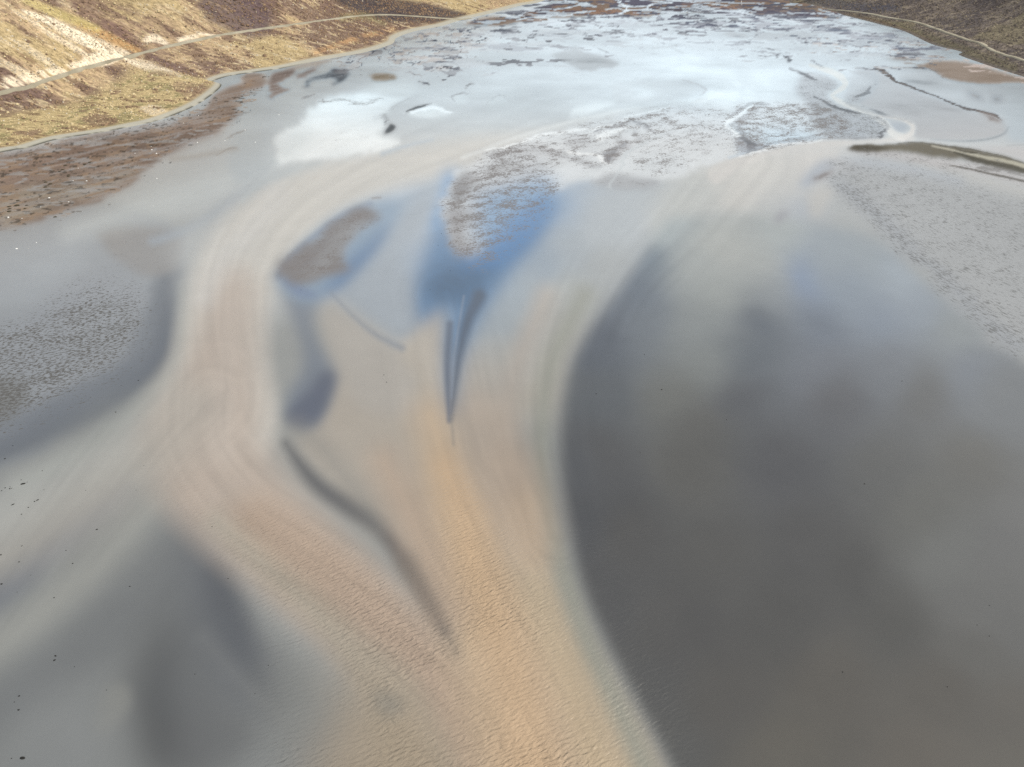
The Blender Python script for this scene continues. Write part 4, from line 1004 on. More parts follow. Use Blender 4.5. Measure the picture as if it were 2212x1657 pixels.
def moor_material():
    m, t, b = new_mat('moorland')
    L = t.links.new
    a_col = N(t, 'ShaderNodeAttribute', attribute_name='albedo')
    a_st = N(t, 'ShaderNodeAttribute', attribute_name='slope_coords')
    mp = N(t, 'ShaderNodeMapping'); mp.inputs['Scale'].default_value = (0.5, 0.34, 0.0)
    L(a_st.outputs['Vector'], mp.inputs[0])
    n1 = N(t, 'ShaderNodeTexNoise'); n1.inputs['Scale'].default_value = 1.0; n1.inputs['Detail'].default_value = 7; n1.inputs['Roughness'].default_value = 0.72
    n1.inputs['Distortion'].default_value = 0.4
    L(mp.outputs[0], n1.inputs['Vector'])
    r1 = N(t, 'ShaderNodeMapRange', interpolation_type='SMOOTHSTEP')
    r1.inputs['From Min'].default_value = 0.34; r1.inputs['From Max'].default_value = 0.66
    r1.inputs['To Min'].default_value = 0.66; r1.inputs['To Max'].default_value = 1.3
    L(n1.outputs['Fac'], r1.inputs['Value'])
    vm = N(t, 'ShaderNodeVectorMath', operation='SCALE')
    L(a_col.outputs['Color'], vm.inputs[0]); L(r1.outputs[0], vm.inputs['Scale'])
    # pale stones and dead grass tips
    mp2 = N(t, 'ShaderNodeMapping'); mp2.inputs['Scale'].default_value = (0.9, 0.5, 0.0)
    L(a_st.outputs['Vector'], mp2.inputs[0])
    n2 = N(t, 'ShaderNodeTexNoise'); n2.inputs['Scale'].default_value = 1.0; n2.inputs['Detail'].default_value = 3; n2.inputs['Roughness'].default_value = 0.6
    L(mp2.outputs[0], n2.inputs['Vector'])
    r2 = N(t, 'ShaderNodeMapRange', interpolation_type='SMOOTHSTEP')
    r2.inputs['From Min'].default_value = 0.60; r2.inputs['From Max'].default_value = 0.72
    r2.inputs['To Max'].default_value = 0.7
    L(n2.outputs['Fac'], r2.inputs['Value'])
    mx = N(t, 'ShaderNodeMix', data_type='RGBA')
    L(r2.outputs[0], mx.inputs['Factor']); L(vm.outputs[0], mx.inputs['A'])
    vs_ = N(t, 'ShaderNodeVectorMath', operation='MULTIPLY_ADD')
    L(a_col.outputs['Color'], vs_.inputs[0]); vs_.inputs[1].default_value = (1.25, 1.22, 1.1); vs_.inputs[2].default_value = (0.10, 0.085, 0.05)
    L(vs_.outputs[0], mx.inputs['B'])
    L(mx.outputs['Result'], b.inputs['Base Color'])
    b.inputs['Roughness'].default_value = 0.95
    b.inputs['Specular IOR Level'].default_value = 0.05
    bp = N(t, 'ShaderNodeBump'); bp.inputs['Strength'].default_value = 0.8; bp.inputs['Distance'].default_value = 0.8
    L(n1.outputs['Fac'], bp.inputs['Height'])
    L(bp.outputs[0], b.inputs['Normal'])
    return m


MOOR = moor_material()
GRAVEL_ROAD, _t, _b = new_mat('gravel_road')
_n = N(_t, 'ShaderNodeTexNoise'); _n.inputs['Scale'].default_value = 0.12; _n.inputs['Detail'].default_value = 5
_g = N(_t, 'ShaderNodeNewGeometry'); _t.links.new(_g.outputs['Position'], _n.inputs['Vector'])
_r = N(_t, 'ShaderNodeMix', data_type='RGBA'); _r.inputs['A'].default_value = (0.15, 0.13, 0.09, 1); _r.inputs['B'].default_value = (0.48, 0.44, 0.34, 1)
_t.links.new(_n.outputs['Fac'], _r.inputs['Factor']); _t.links.new(_r.outputs['Result'], _b.inputs['Base Color'])
_b.inputs['Roughness'].default_value = 0.95; _b.inputs['Specular IOR Level'].default_value = 0.1


def shore_frame(pts_world, step):
    p = spline(pts_world, 40)
    seg = np.hypot(*np.diff(p, axis=0).T)
    s = np.concatenate([[0], np.cumsum(seg)])
    n = int(s[-1] / step)
    ss = np.linspace(0, s[-1], n)
    x = np.interp(ss, s, p[:, 0]); y = np.interp(ss, s, p[:, 1])
    return ss, x, y


def make_hill(shore_uv, extra_before, extra_after, side, d_vals, hfun, step, fall, keep_shore):
    wx, wy = ground(*np.array(shore_uv, dtype=float).T)
    pts = np.vstack([extra_before, np.column_stack([wx, wy]), extra_after])
    s, x, y = shore_frame(pts, step)
    tx = np.gradient(x); ty = np.gradient(y)
    # fall-line direction follows the smoothed trend of the shore, so that the slope does not fold at bays
    ks = int(70 / step)
    def sm(a):
        pad = np.concatenate([np.repeat(a[:1], ks), a, np.repeat(a[-1:], ks)])
        c = np.cumsum(np.insert(pad, 0, 0))
        return ((c[2 * ks + 1:] - c[:-2 * ks - 1]) / (2 * ks + 1))[:len(a)]
    for _ in range(3):
        tx = sm(tx); ty = sm(ty)
    L = np.hypot(tx, ty) + 1e-9
    nx, ny = -ty / L * side, tx / L * side
    nx = nx * keep_shore + fall[0] * (1 - keep_shore); ny = ny * keep_shore + fall[1] * (1 - keep_shore)
    L = np.hypot(nx, ny); nx /= L; ny /= L
    D, S = np.meshgrid(d_vals, s)
    X = x[:, None] + nx[:, None] * D
    Y = y[:, None] + ny[:, None] * D
    Z = hfun(D, S, X, Y)
    return X, Y, Z, D, S


def drape_road(X, Y, Z, uv, width, name, lift=0.5):
    """find where the bearings of the road meet the slope, lay an embanked ribbon there"""
    U, V = proj(X, Y, Z)
    pts = spline(uv, 10)
    out = []
    for (u, v) in pts:
        d = (U - u) ** 2 + (V - v) ** 2
        # nearest surface among close candidates
        cand = np.argwhere(d < max(d.min() * 1.5, 9))
        zc = [Y[j, i] for j, i in cand]
        j, i = cand[int(np.argmin(zc))]
        out.append((X[j, i], Y[j, i], Z[j, i]))
    c = np.array(out)
    for _ in range(6):
        c[1:-1] = (c[:-2] + 2 * c[1:-1] + c[2:]) / 4
    c = spline(c, 3)
    t = np.gradient(c[:, :2], axis=0); t /= np.hypot(*t.T)[:, None] + 1e-9
    n = np.column_stack([-t[:, 1], t[:, 0]])
    prof = [(-width * 0.62, -1.6), (-width / 2, lift), (0, lift + 0.06), (width / 2, lift), (width * 0.62, -1.6)]
    P = np.zeros((len(prof), len(c), 3))
    for k, (o, dz) in enumerate(prof):
        P[k, :, 0] = c[:, 0] + n[:, 0] * o; P[k, :, 1] = c[:, 1] + n[:, 1] * o; P[k, :, 2] = c[:, 2] + dz
    grid_mesh(name, P, {}, GRAVEL_ROAD)
    return c


# ---- left hillside
def h_left(D, S, X, Y):
    far = smooth01((Y - 440) / 110)                     # terrace gives way to plain slope up the bay
    rise = 0.9 + 0.05 * np.maximum(D - 5, 0) * (1 - far) + 0.26 * np.maximum(D - 5, 0) * far
    d0 = 62 * (1 - far) + 50 * far
    e = np.maximum(D - d0, 0)
    rise = rise + (0.44 - 0.20 * far) * e * smooth01(e / 40 + 0.15) * 1.0
    beach = smooth01(D / 6)
    n = (fbm(X / 60, Y / 60, 91, 4) - 0.5) * 12 * smooth01((D - 40) / 120) + (fbm(S / 9, D / 60, 93, 3) - 0.5) * 2.4 * smooth01((D - 15) / 60)
    n = n + (fbm(X / 5, Y / 5, 95, 3) - 0.5) * 0.7 * smooth01((D - 6) / 10)
    return rise * beach - 0.3 * (1 - beach) + n


shoreL = [(0, 332), (60, 322), (130, 302), (230, 286), (300, 272), (345, 262), (400, 242), (440, 222), (474, 197), (484, 183), (466, 177), (500, 165), (560, 156), (620, 147), (700, 130), (790, 114), (850, 96), (862, 82), (900, 68), (960, 56), (1000, 44), (1060, 30), (1130, 12), (1180, 1)]
dv = np.concatenate([np.linspace(-3, 60, 60), np.linspace(60, 420, 260)[1:], np.linspace(420, 1100, 60)[1:]])
XL, YL, ZL, DL, SL = make_hill(shoreL, np.array([(-520, 60), (-400, 200), (-310, 290)]), np.array([(75, 900), (120, 1150), (200, 1700)]), 1, dv, h_left, 1.15, (-0.97, 0.22), 0.15)
UL, VL = proj(XL, YL, ZL)


def colour_hill(D, S, X, Y, U, V, left):
    A = np.zeros(D.shape + (3,), dtype=np.float32)

    def mix(m, col, op=1.0):
        nonlocal A
        A += (np.asarray(col, dtype=np.float32) - A) * (m * op)[..., None].astype(np.float32)
    st = fbm(S / 8 + 1.2 * fbm(X / 25, Y / 25, 109, 3), D / 42, 101, 5, 0.62)               # streaks down the fall line
    st2 = fbm(S / 2.6, D / 9, 103, 5, 0.65)
    bl = fbm(X / 45, Y / 45, 105, 4, 0.55)
    if left:
        A[:] = C(156, 134, 104)
        mix(smooth01((st - 0.46) / 0.12), C(104, 84, 72), 0.85)
        mix(smooth01((bl - 0.50) / 0.12), C(94, 76, 70), 0.75)
        mix(smooth01((0.42 - bl) / 0.08), C(156, 138, 98), 0.7)
        mix(smooth01((st2 - 0.60) / 0.08), C(178, 160, 126), 0.7)
        mix(smooth01((0.38 - st2) / 0.08), C(84, 66, 60), 0.6)
        u, v = U, V
        b1 = lambda *p: K(0, 0, p)
        b2 = lambda *p: K(600, 0, p)
        scree = C(206, 190, 164)
        brk = smooth01((fbm(S / 3.0, D / 30, 107, 4, 0.6) - 0.38) / 0.14)
        heather = C(92, 76, 74)
        mix(band(u, v, b1((600, 60), (900, 180), (1200, 300)), [200, 240, 120], 30) * smooth01((st - 0.3) / 0.2), C(104, 82, 74), 0.8)
        mix(band(u, v, b1((1600, 20), (1800, 120), (1880, 190)), [330, 300, 160], 24) * smooth01((st2 - 0.25) / 0.2), C(84, 70, 72), 0.85)
        mix(band(u, v, b1((560, 170), (750, 250), (1000, 370)), [40, 60, 40], 10), C(158, 122, 76), 0.7)
        mix(band(u, v, b1((180, 0), (420, 100), (700, 210)), [50, 70, 50], 12), C(160, 146, 92), 0.7)
        mix(band(u, v, b1((170, 80), (350, 150), (520, 250), (700, 320), (900, 395)), [18, 60, 90, 80, 60], 5) * (0.35 + 0.65 * brk), scree, 0.95)
        mix(band(u, v, b1((640, 440), (760, 420), (860, 400)), [90, 110, 60], 6), scree, 0.85)
        mix(band(u, v, b1((60, 600), (240, 560), (420, 510), (620, 450)), [90, 80, 60, 40], 6) * brk, scree, 0.85)
        mix(band(u, v, b1((-50, 40), (200, 150), (450, 290), (650, 410)), [30, 50, 50, 40], 6) * brk, C(196, 178, 150), 0.8)
        mix(band(u, v, b1((-50, 250), (200, 360), (440, 500)), [40, 60, 40], 7) * brk, C(186, 170, 142), 0.7)
        mix(band(u, v, b1((-50, 420), (120, 500), (300, 560)), [40, 50, 30], 7) * brk, C(186, 170, 142), 0.7)
        mix(band(u, v, b1((0, 320), (150, 400), (330, 470)), [50, 60, 30], 10) * (1 - brk), C(108, 84, 66), 0.7)
        mix(band(u, v, b1((920, 430), (1100, 490), (1350, 580), (1480, 620)), [40, 70, 50, 20], 5) * (0.4 + 0.6 * brk), scree, 0.85)
        mix(band(u, v, b1((1060, 290), (1120, 275), (1200, 315)), [40, 60, 30], 5), scree, 0.85)
        mix(band(u, v, b1((1300, 290), (1420, 260)), [40, 30], 5), scree, 0.8)
        mix(band(u, v, b1((1430, 240), (1580, 262)), [20, 14], 4), scree, 0.8)
        mix(band(u, v, b1((1130, 400), (1400, 500), (1560, 520)), [90, 140, 60], 12) * smooth01((st - 0.35) / 0.2), C(104, 84, 78), 0.8)
        mix(band(u, v, b1((420, 10), (560, 80)), [14, 10], 4), C(180, 164, 134), 0.6)
        # grassy terrace by the shore
        ter = smooth01((70 - D) / 14) * smooth01((492 - Y) / 16) * smooth01((D - 4) / 3)
        ter = ter * smooth01((SL.max() * 2) / 1)
        mix(ter, C(160, 142, 102), 0.92)
        mix(ter * smooth01((st2 - 0.58) / 0.06), C(104, 84, 64), 0.75)
        mix(ter * smooth01((fbm(X / 8, Y / 8, 111, 4) - 0.56) / 0.06), C(118, 112, 76), 0.6)
        mix(ter * smooth01((fbm(X / 12, Y / 12, 113, 4) - 0.60) / 0.04), C(110, 88, 74), 0.7)
        mix(band(u, v, b1((1280, 620), (1400, 660), (1540, 640)), [70, 120, 40], 8), C(122, 100, 82), 0.6)
        mix(band(u, v, b1((1020, 780), (1120, 800), (1200, 820)), [20, 80, 40], 6), C(196, 176, 140), 0.8)
        mix(band(u, v, b1((1100, 778), (1160, 780)), [10, 12], 2), C(84, 70, 54), 0.9)  # shadow in the small hollow, painted as a dark dab
        mix(band(u, v, b1((0, 1080), (200, 1000), (500, 950), (800, 890)), [30, 30, 24, 16], 5) * brk, C(108, 84, 62), 0.6)
        # far end: cloud shadow painted dark on the moor, bracken by the foot
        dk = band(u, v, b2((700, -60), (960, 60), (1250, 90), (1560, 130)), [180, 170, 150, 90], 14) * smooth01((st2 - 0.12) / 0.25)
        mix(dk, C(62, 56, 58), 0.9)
        mix(band(u, v, b2((1700, 0), (1850, 20), (2100, 40)), [40, 70, 30], 8) * smooth01((st2 - 0.3) / 0.2), C(140, 116, 92), 0.7)
        mix(band(u, v, b2((500, 380), (760, 290), (1060, 210)), [30, 40, 40], 10) * brk, C(166, 128, 84), 0.55)
        mix(band(u, v, b2((700, 130), (850, 115), (1000, 170)), [60, 60, 30], 12), C(120, 112, 76), 0.5)
        # top of the little cliff, the beach and the wrack
        mix(smooth01((9.5 - D) / 2.0), C(150, 136, 108), 0.55)
        mix(smooth01((7.4 - D) / 1.6), C(146, 143, 131), 0.95)
        mix(smooth01((3.6 - D) / 0.8) * smooth01((fbm(X / 5, Y / 5, 117, 3) - 0.3) / 0.15) * smooth01((540 - Y) / 30), C(60, 60, 54), 0.9)
    else:
        A[:] = C(112, 102, 94)
        mix(smooth01((st - 0.48) / 0.12), C(86, 78, 76), 0.8)
        mix(smooth01((bl - 0.50) / 0.14), C(82, 76, 76), 0.7)
        mix(smooth01((st2 - 0.58) / 0.08), C(142, 130, 112), 0.6)
        mix(smooth01((0.40 - st2) / 0.08), C(70, 62, 60), 0.6)
        mix(smooth01((0.42 - bl) / 0.08), C(120, 112, 84), 0.5)
        b4 = lambda *p: K(1800, 0, p)
        mix(band(U, V, b4((500, -10), (800, 40), (1150, 60)), [60, 70, 60], 14), C(72, 72, 82), 0.7)
        mix(band(U, V, b4((800, 110), (1150, 180), (1500, 310), (2000, 490)), [20, 40, 60, 60], 10), C(104, 98, 74), 0.6)
        mix(band(U, V, b4((700, 90), (1000, 150), (1200, 210), (1400, 300)), [14, 16, 14, 20], 6), C(104, 82, 66), 0.6)
        mix(smooth01((5 - D) / 2.0), C(112, 104, 96), 0.8)
        mix(smooth01((2.0 - D) / 0.8) * brk_r(X, Y), C(72, 70, 64), 0.7)
    g_ = A.mean(-1, keepdims=True)
    A = A * 0.92 + g_ * 0.08
    return np.clip(A * (1.72 if left else 1.3), 0.01, 0.7)


def brk_r(X, Y):
    return smooth01((fbm(X / 4, Y / 4, 119, 3) - 0.35) / 0.2)


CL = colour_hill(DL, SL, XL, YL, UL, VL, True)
coordsL = np.stack([SL, DL, ZL], -1)
PL = np.stack([XL, YL, ZL], -1)
fd = (DL[:-1, :-1] + DL[1:, 1:]) / 2
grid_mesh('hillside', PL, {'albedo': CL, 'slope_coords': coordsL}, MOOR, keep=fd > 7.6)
surfB = np.zeros_like(CL); surfB[..., 0] = 0.9; surfB[..., 1] = 0.05
grid_mesh('beach', PL, {'albedo': CL, 'surface': surfB, 'texture': surfB * 0}, TIDAL, keep=fd <= 7.6)
roadL = [(-120, 232), (-60, 216), (0, 197), (60, 183), (130, 160), (200, 139), (270, 122), (340, 103), (410, 87), (475, 73), (560, 60), (650, 48), (720, 38), (770, 32), (830, 29), (890, 32), (960, 37), (1010, 39), (1060, 34)]
ROADL = drape_road(XL, YL, ZL, roadL, 3.0, 'road', 0.25)


# ---- right hillside
def h_right(D, S, X, Y):
    rise = 0.8 + 0.16 * np.maximum(D - 3, 0)
    e = np.maximum(D - 55, 0)
    rise = rise + 0.24 * e * smooth01(e / 60 + 0.1)
    beach = smooth01(D / 5)
    n = (fbm(X / 70, Y / 70, 121, 4) - 0.5) * 10 * smooth01((D - 40) / 120) + (fbm(S / 10, D / 60, 123, 3) - 0.5) * 2.0 * smooth01((D - 10) / 60)
    n = n + (fbm(X / 5, Y / 5, 125, 3) - 0.5) * 0.6 * smooth01((D - 4) / 10)
    return rise * beach - 0.3 * (1 - beach) + n


shoreR = [(2260, 186), (2212, 168), (2146, 147), (2070, 120), (2072, 112), (2010, 96), (1950, 68), (1890, 51), (1840, 38), (1810, 30), (1780, 18), (1735, 8), (1700, 2)]
dv = np.concatenate([np.linspace(-3, 60, 50), np.linspace(60, 420, 200)[1:], np.linspace(420, 1100, 50)[1:]])
XR, YR, ZR, DR, SR = make_hill(shoreR, np.array([(620, 60), (500, 250), (420, 380)]), np.array([(330, 920), (420, 1250), (470, 1700)]), -1, dv, h_right, 1.4, (0.97, 0.24), 0.4)
UR, VR = proj(XR, YR, ZR)
CR = colour_hill(DR, SR, XR, YR, UR, VR, False)
grid_mesh('hillside', np.stack([XR, YR, ZR], -1), {'albedo': CR, 'slope_coords': np.stack([SR, DR, ZR], -1)}, MOOR)
roadR = K(1800, 0, [(2300, 495), (2180, 462), (2071, 430), (1950, 392), (1850, 360), (1770, 310), (1680, 285), (1560, 245), (1450, 205), (1280, 150), (1100, 120), (950, 90), (800, 72), (680, 62), (520, 48)])
ROADR = drape_road(XR, YR, ZR, roadR, 3.4, 'road', 0.25)

# ---- firm silt a hand below the surface layers
_P = np.stack([GX, GY, np.full_like(GX, -0.06)], -1)[::3, ::3]
_sf = np.stack([SC['rough'], SC['spec'], SC['ripple'] * 0], -1)[::3, ::3]
grid_mesh('silt_bed', _P, {'albedo': ALB[::3, ::3], 'surface': _sf, 'texture': _sf * 0}, TIDAL)

# ---- ground beyond: bed of the bay around and the hills that close the valley far off
BED, _t, _b = new_mat('bay_bed')
_b.inputs['Base Color'].default_value = (0.20, 0.198, 0.19, 1); _b.inputs['Roughness'].default_value = 0.5
me = bpy.data.meshes.new('bay_bed')
me.from_pydata([(-9000, -6000, -1.2), (9000, -6000, -1.2), (9000, 12000, -1.2), (-9000, 12000, -1.2)], [], [(0, 1, 2, 3)])
me.materials.append(BED)
o = bpy.data.objects.new('bay_bed', me); o['kind'] = 'structure'; COL.objects.link(o)
gx, gy = np.meshgrid(np.linspace(-3500, 3500, 120), np.linspace(1500, 5200, 60))
gz = smooth01((gy - 1500) / 2400) * (240 + 260 * fbm(gx / 700, gy / 700, 131, 5)) * (0.35 + 0.65 * smooth01(np.abs(gx - 250) / 900)) - 0.5
gc = np.broadcast_to(C(96, 86, 80).astype(np.float32), gx.shape + (3,)) * (0.7 + 0.6 * fbm(gx / 160, gy / 160, 133, 4))[..., None]
grid_mesh('far_hills', np.stack([gx, gy, gz], -1), {'albedo': gc.astype(np.float32), 'slope_coords': np.stack([gx, gy, gz], -1)}, MOOR)


# ---- heather and grass tussocks, too many to count, as real clumps on the slopes
def tussocks(name, X, Y, Z, U, V, dens, count, size, col_lo, col_hi, seed):
    r = np.random.default_rng(seed)
    inside = ((U > -150) & (U < 2360) & (V > -60) & (V < 420)).astype(np.float32)
    near = np.full(X.shape, 1e9)
    for (rx, ry, _) in (ROADL if X is XL else ROADR)[::2]:
        near = np.minimum(near, (X - rx) ** 2 + (Y - ry) ** 2)
    w = (dens * inside * (near > 8))
    area = np.abs(np.gradient(X, axis=1) * np.gradient(Y, axis=0) - np.gradient(X, axis=0) * np.gradient(Y, axis=1))
    w = (w * area).ravel(); w /= w.sum()
    pick = r.choice(len(w), count, p=w)
    c = np.stack([X.ravel()[pick], Y.ravel()[pick], Z.ravel()[pick]], -1)
    c[:, :2] += r.uniform(-0.9, 0.9, (count, 2))
    n = 6
    ang = np.linspace(0, 2 * np.pi, n, endpoint=False)
    sz = size * r.lognormal(0, 0.35, count)
    rad = sz[:, None] * r.uniform(0.7, 1.25, (count, n)) * 0.5
    ring = np.stack([c[:, None, 0] + rad * np.cos(ang + 0.3), c[:, None, 1] + rad * np.sin(ang + 0.3), np.repeat(c[:, None, 2] - 0.25, n, 1)], -1)
    ring2 = ring.copy(); ring2[..., :2] = c[:, None, :2] + (ring[..., :2] - c[:, None, :2]) * 0.7; ring2[..., 2] = c[:, None, 2] + (sz * 0.28)[:, None] * r.uniform(0.7, 1.2, (count, n))
    top = c.copy(); top[:, 2] += sz * 0.40
    P = np.concatenate([ring, ring2, top[:, None]], 1).reshape(-1, 3)
    k = np.arange(count)[:, None] * (2 * n + 1)
    i = np.arange(n); j = (i + 1) % n
    q = np.stack([k + i, k + j, k + n + j, k + n + i], -1).reshape(-1, 4)
    t3 = np.stack([k + n + i, k + n + j, k + 2 * n + 0 * i], -1).reshape(-1, 3)
    me_ = bpy.data.meshes.new(name)
    me_.vertices.add(len(P)); me_.vertices.foreach_set('co', P.astype(np.float32).ravel())
    nl = len(q) * 4 + len(t3) * 3
    me_.loops.add(nl); me_.loops.foreach_set('vertex_index', np.concatenate([q.ravel(), t3.ravel()]).astype(np.int32))
    me_.polygons.add(len(q) + len(t3))
    st = np.concatenate([np.arange(len(q)) * 4, len(q) * 4 + np.arange(len(t3)) * 3]).astype(np.int32)
    me_.polygons.foreach_set('loop_start', st)
    me_.polygons.foreach_set('loop_total', np.concatenate([np.full(len(q), 4), np.full(len(t3), 3)]).astype(np.int32))
    cc = np.asarray(col_lo)[None] + (np.asarray(col_hi) - np.asarray(col_lo))[None] * r.uniform(0, 1, (count, 1))
    at = me_.attributes.new('albedo', 'FLOAT_COLOR', 'POINT')
    d = np.ones((len(P), 4), dtype=np.float32); d[:, :3] = np.repeat(cc, 2 * n + 1, 0)
    at.data.foreach_set('color', d.ravel())
    me_.update(calc_edges=True)
    m_, t_, b_ = new_mat(name)
    a_ = N(t_, 'ShaderNodeAttribute', attribute_name='albedo'); t_.links.new(a_.outputs['Color'], b_.inputs['Base Color'])
    b_.inputs['Roughness'].default_value = 1.0; b_.inputs['Specular IOR Level'].default_value = 0.02
    me_.materials.append(m_)
    o_ = bpy.data.objects.new(name, me_); o_['kind'] = 'stuff'; COL.objects.link(o_)


def lum(A):
    return A @ np.array([0.3, 0.55, 0.15], dtype=np.float32)


lm = lum(CL)
offroad = (DL > 9).astype(np.float32)
tussocks('heather', XL, YL, ZL, UL, VL, offroad * smooth01((0.22 - lm) / 0.1) + 0.05 * offroad, 7000, 1.0, C(124, 102, 88), C(166, 140, 112), 1)
tussocks('moor_grass', XL, YL, ZL, UL, VL, offroad * smooth01((lm - 0.12) / 0.1) * smooth01((0.42 - lm) / 0.06), 6000, 0.8, C(200, 178, 136), C(230, 210, 168), 2)
tussocks('scree_stones', XL, YL, ZL, UL, VL, offroad * (smooth01((lm - 0.34) / 0.06) + 0.02), 5000, 0.6, C(190, 176, 152), C(224, 212, 190), 3)
lm = lum(CR)
tussocks('heather', XR, YR, ZR, UR, VR, (DR > 5) * (smooth01((0.16 - lm) / 0.06) + 0.1), 4000, 1.2, C(104, 96, 90), C(130, 118, 106), 4)
tussocks('moor_grass', XR, YR, ZR, UR, VR, (DR > 5) * (smooth01((lm - 0.10) / 0.06) + 0.05), 3000, 1.0, C(138, 126, 108), C(160, 148, 128), 5)


# ------------------------------------------------------------------ stones lying on the flats
def rock_mat(name, lo, hi, rough):
    m, t, b = new_mat(name)
    n = N(t, 'ShaderNodeTexNoise'); n.inputs['Scale'].default_value = 3.0; n.inputs['Detail'].default_value = 5
    tc = N(t, 'ShaderNodeTexCoord'); t.links.new(tc.outputs['Object'], n.inputs['Vector'])
    x = N(t, 'ShaderNodeMix', data_type='RGBA'); x.inputs['A'].default_value = lo; x.inputs['B'].default_value = hi
    t.links.new(n.outputs['Fac'], x.inputs['Factor']); t.links.new(x.outputs['Result'], b.inputs['Base Color'])
    b.inputs['Roughness'].default_value = rough
    b.inputs['Specular IOR Level'].default_value = 0.15
    return m


DARK_ROCK = rock_mat('wet_dark_rock', (0.008, 0.008, 0.008, 1), (0.035, 0.033, 0.03, 1), 0.7)
PALE_ROCK = rock_mat('pale_rock', (0.62, 0.60, 0.56, 1), (0.85, 0.84, 0.80, 1), 0.8)
WEED_ROCK = rock_mat('weed', (0.03, 0.028, 0.018, 1), (0.075, 0.06, 0.035, 1), 0.8)
rng = random.Random(5)
import bmesh


def rock_mesh(name, seed, mat, sq=(1, 1, 0.6), sub=2):
    bm = bmesh.new()
    bmesh.ops.create_icosphere(bm, subdivisions=sub, radius=0.5)
    r = random.Random(seed)
    cuts = [(np.array([r.gauss(0, 1), r.gauss(0, 1), r.gauss(0, 0.8)]), r.uniform(0.26, 0.42)) for _ in range(7)]
    for v in bm.verts:
        p = np.array(v.co)
        for nrm, d in cuts:                       # knock flat faces off the boulder
            nn = nrm / np.linalg.norm(nrm)
            e = float(p @ nn) - d
            if e > 0:
                p = p - nn * e * 0.85
        v.co = (p[0] * sq[0], p[1] * sq[1], max(p[2] * sq[2], -0.18))
    me = bpy.data.meshes.new(name)
    bm.to_mesh(me); bm.free()
    me.materials.append(mat)
    return me


def hummock_mesh(name, seed):
    """a stone capped with hanging weed: lobed skirt under a low crown"""
    bm = bmesh.new()
    r = random.Random(seed)
    rings = [(0.0, 0.42, 1), (0.22, 0.36, 10), (0.40, 0.24, 12), (0.56, 0.05, 14)]
    ph = [r.uniform(0, 6.28) for _ in range(3)]
    top = bm.verts.new((0, 0, 0.42))
    prev = None
    n = 14
    for rad, z, _ in rings[1:]:
        ring = []
        for i in range(n):
            a = 2 * math.pi * i / n
            k = 1 + 0.16 * math.sin(3 * a + ph[0]) + 0.10 * math.sin(5 * a + ph[1]) + r.uniform(-0.08, 0.08)
            ring.append(bm.verts.new((rad * k * math.cos(a), rad * k * math.sin(a), z + r.uniform(-0.03, 0.03))))
        for i in range(n):
            if prev is None:
                bm.faces.new((top, ring[i], ring[(i + 1) % n]))
            else:
                bm.faces.new((prev[i], ring[i], ring[(i + 1) % n], prev[(i + 1) % n]))
        prev = ring
    me = bpy.data.meshes.new(name)
    bm.to_mesh(me); bm.free()
    me.materials.append(WEED_ROCK)
    return me


DARK = [rock_mesh('rock', 10 + i, DARK_ROCK, (1.25, 0.9, 0.7)) for i in range(5)]
PALE = [rock_mesh('boulder', 40 + i, PALE_ROCK, (1.1, 0.95, 0.95)) for i in range(4)]
WEEDS = [hummock_mesh('weed_covered_stone', 60 + i) for i in range(5)]


def stone(kind, uv, size, label, group=None, stretch=1.0, rz=None):
    me, nm, cat = {'d': (DARK, 'rock', 'rock'), 'p': (PALE, 'boulder', 'boulder'), 'w': (WEEDS, 'weed_covered_stone', 'stone')}[kind]
    x, y = ground(uv[0], uv[1])
    o = bpy.data.objects.new(nm, rng.choice(me))
    COL.objects.link(o)
    o.location = (float(x), float(y), 0.02)
    size *= {'d': 0.68, 'p': 0.8, 'w': 0.85}[kind]
    o.scale = (size * stretch, size, size * (0.8 if kind != 'w' else 0.7))
    o.rotation_euler = (0, 0, rng.uniform(-0.4, 0.9) if rz is None else rz)
    o['label'] = label; o['category'] = cat
    if group:
        o['group'] = group


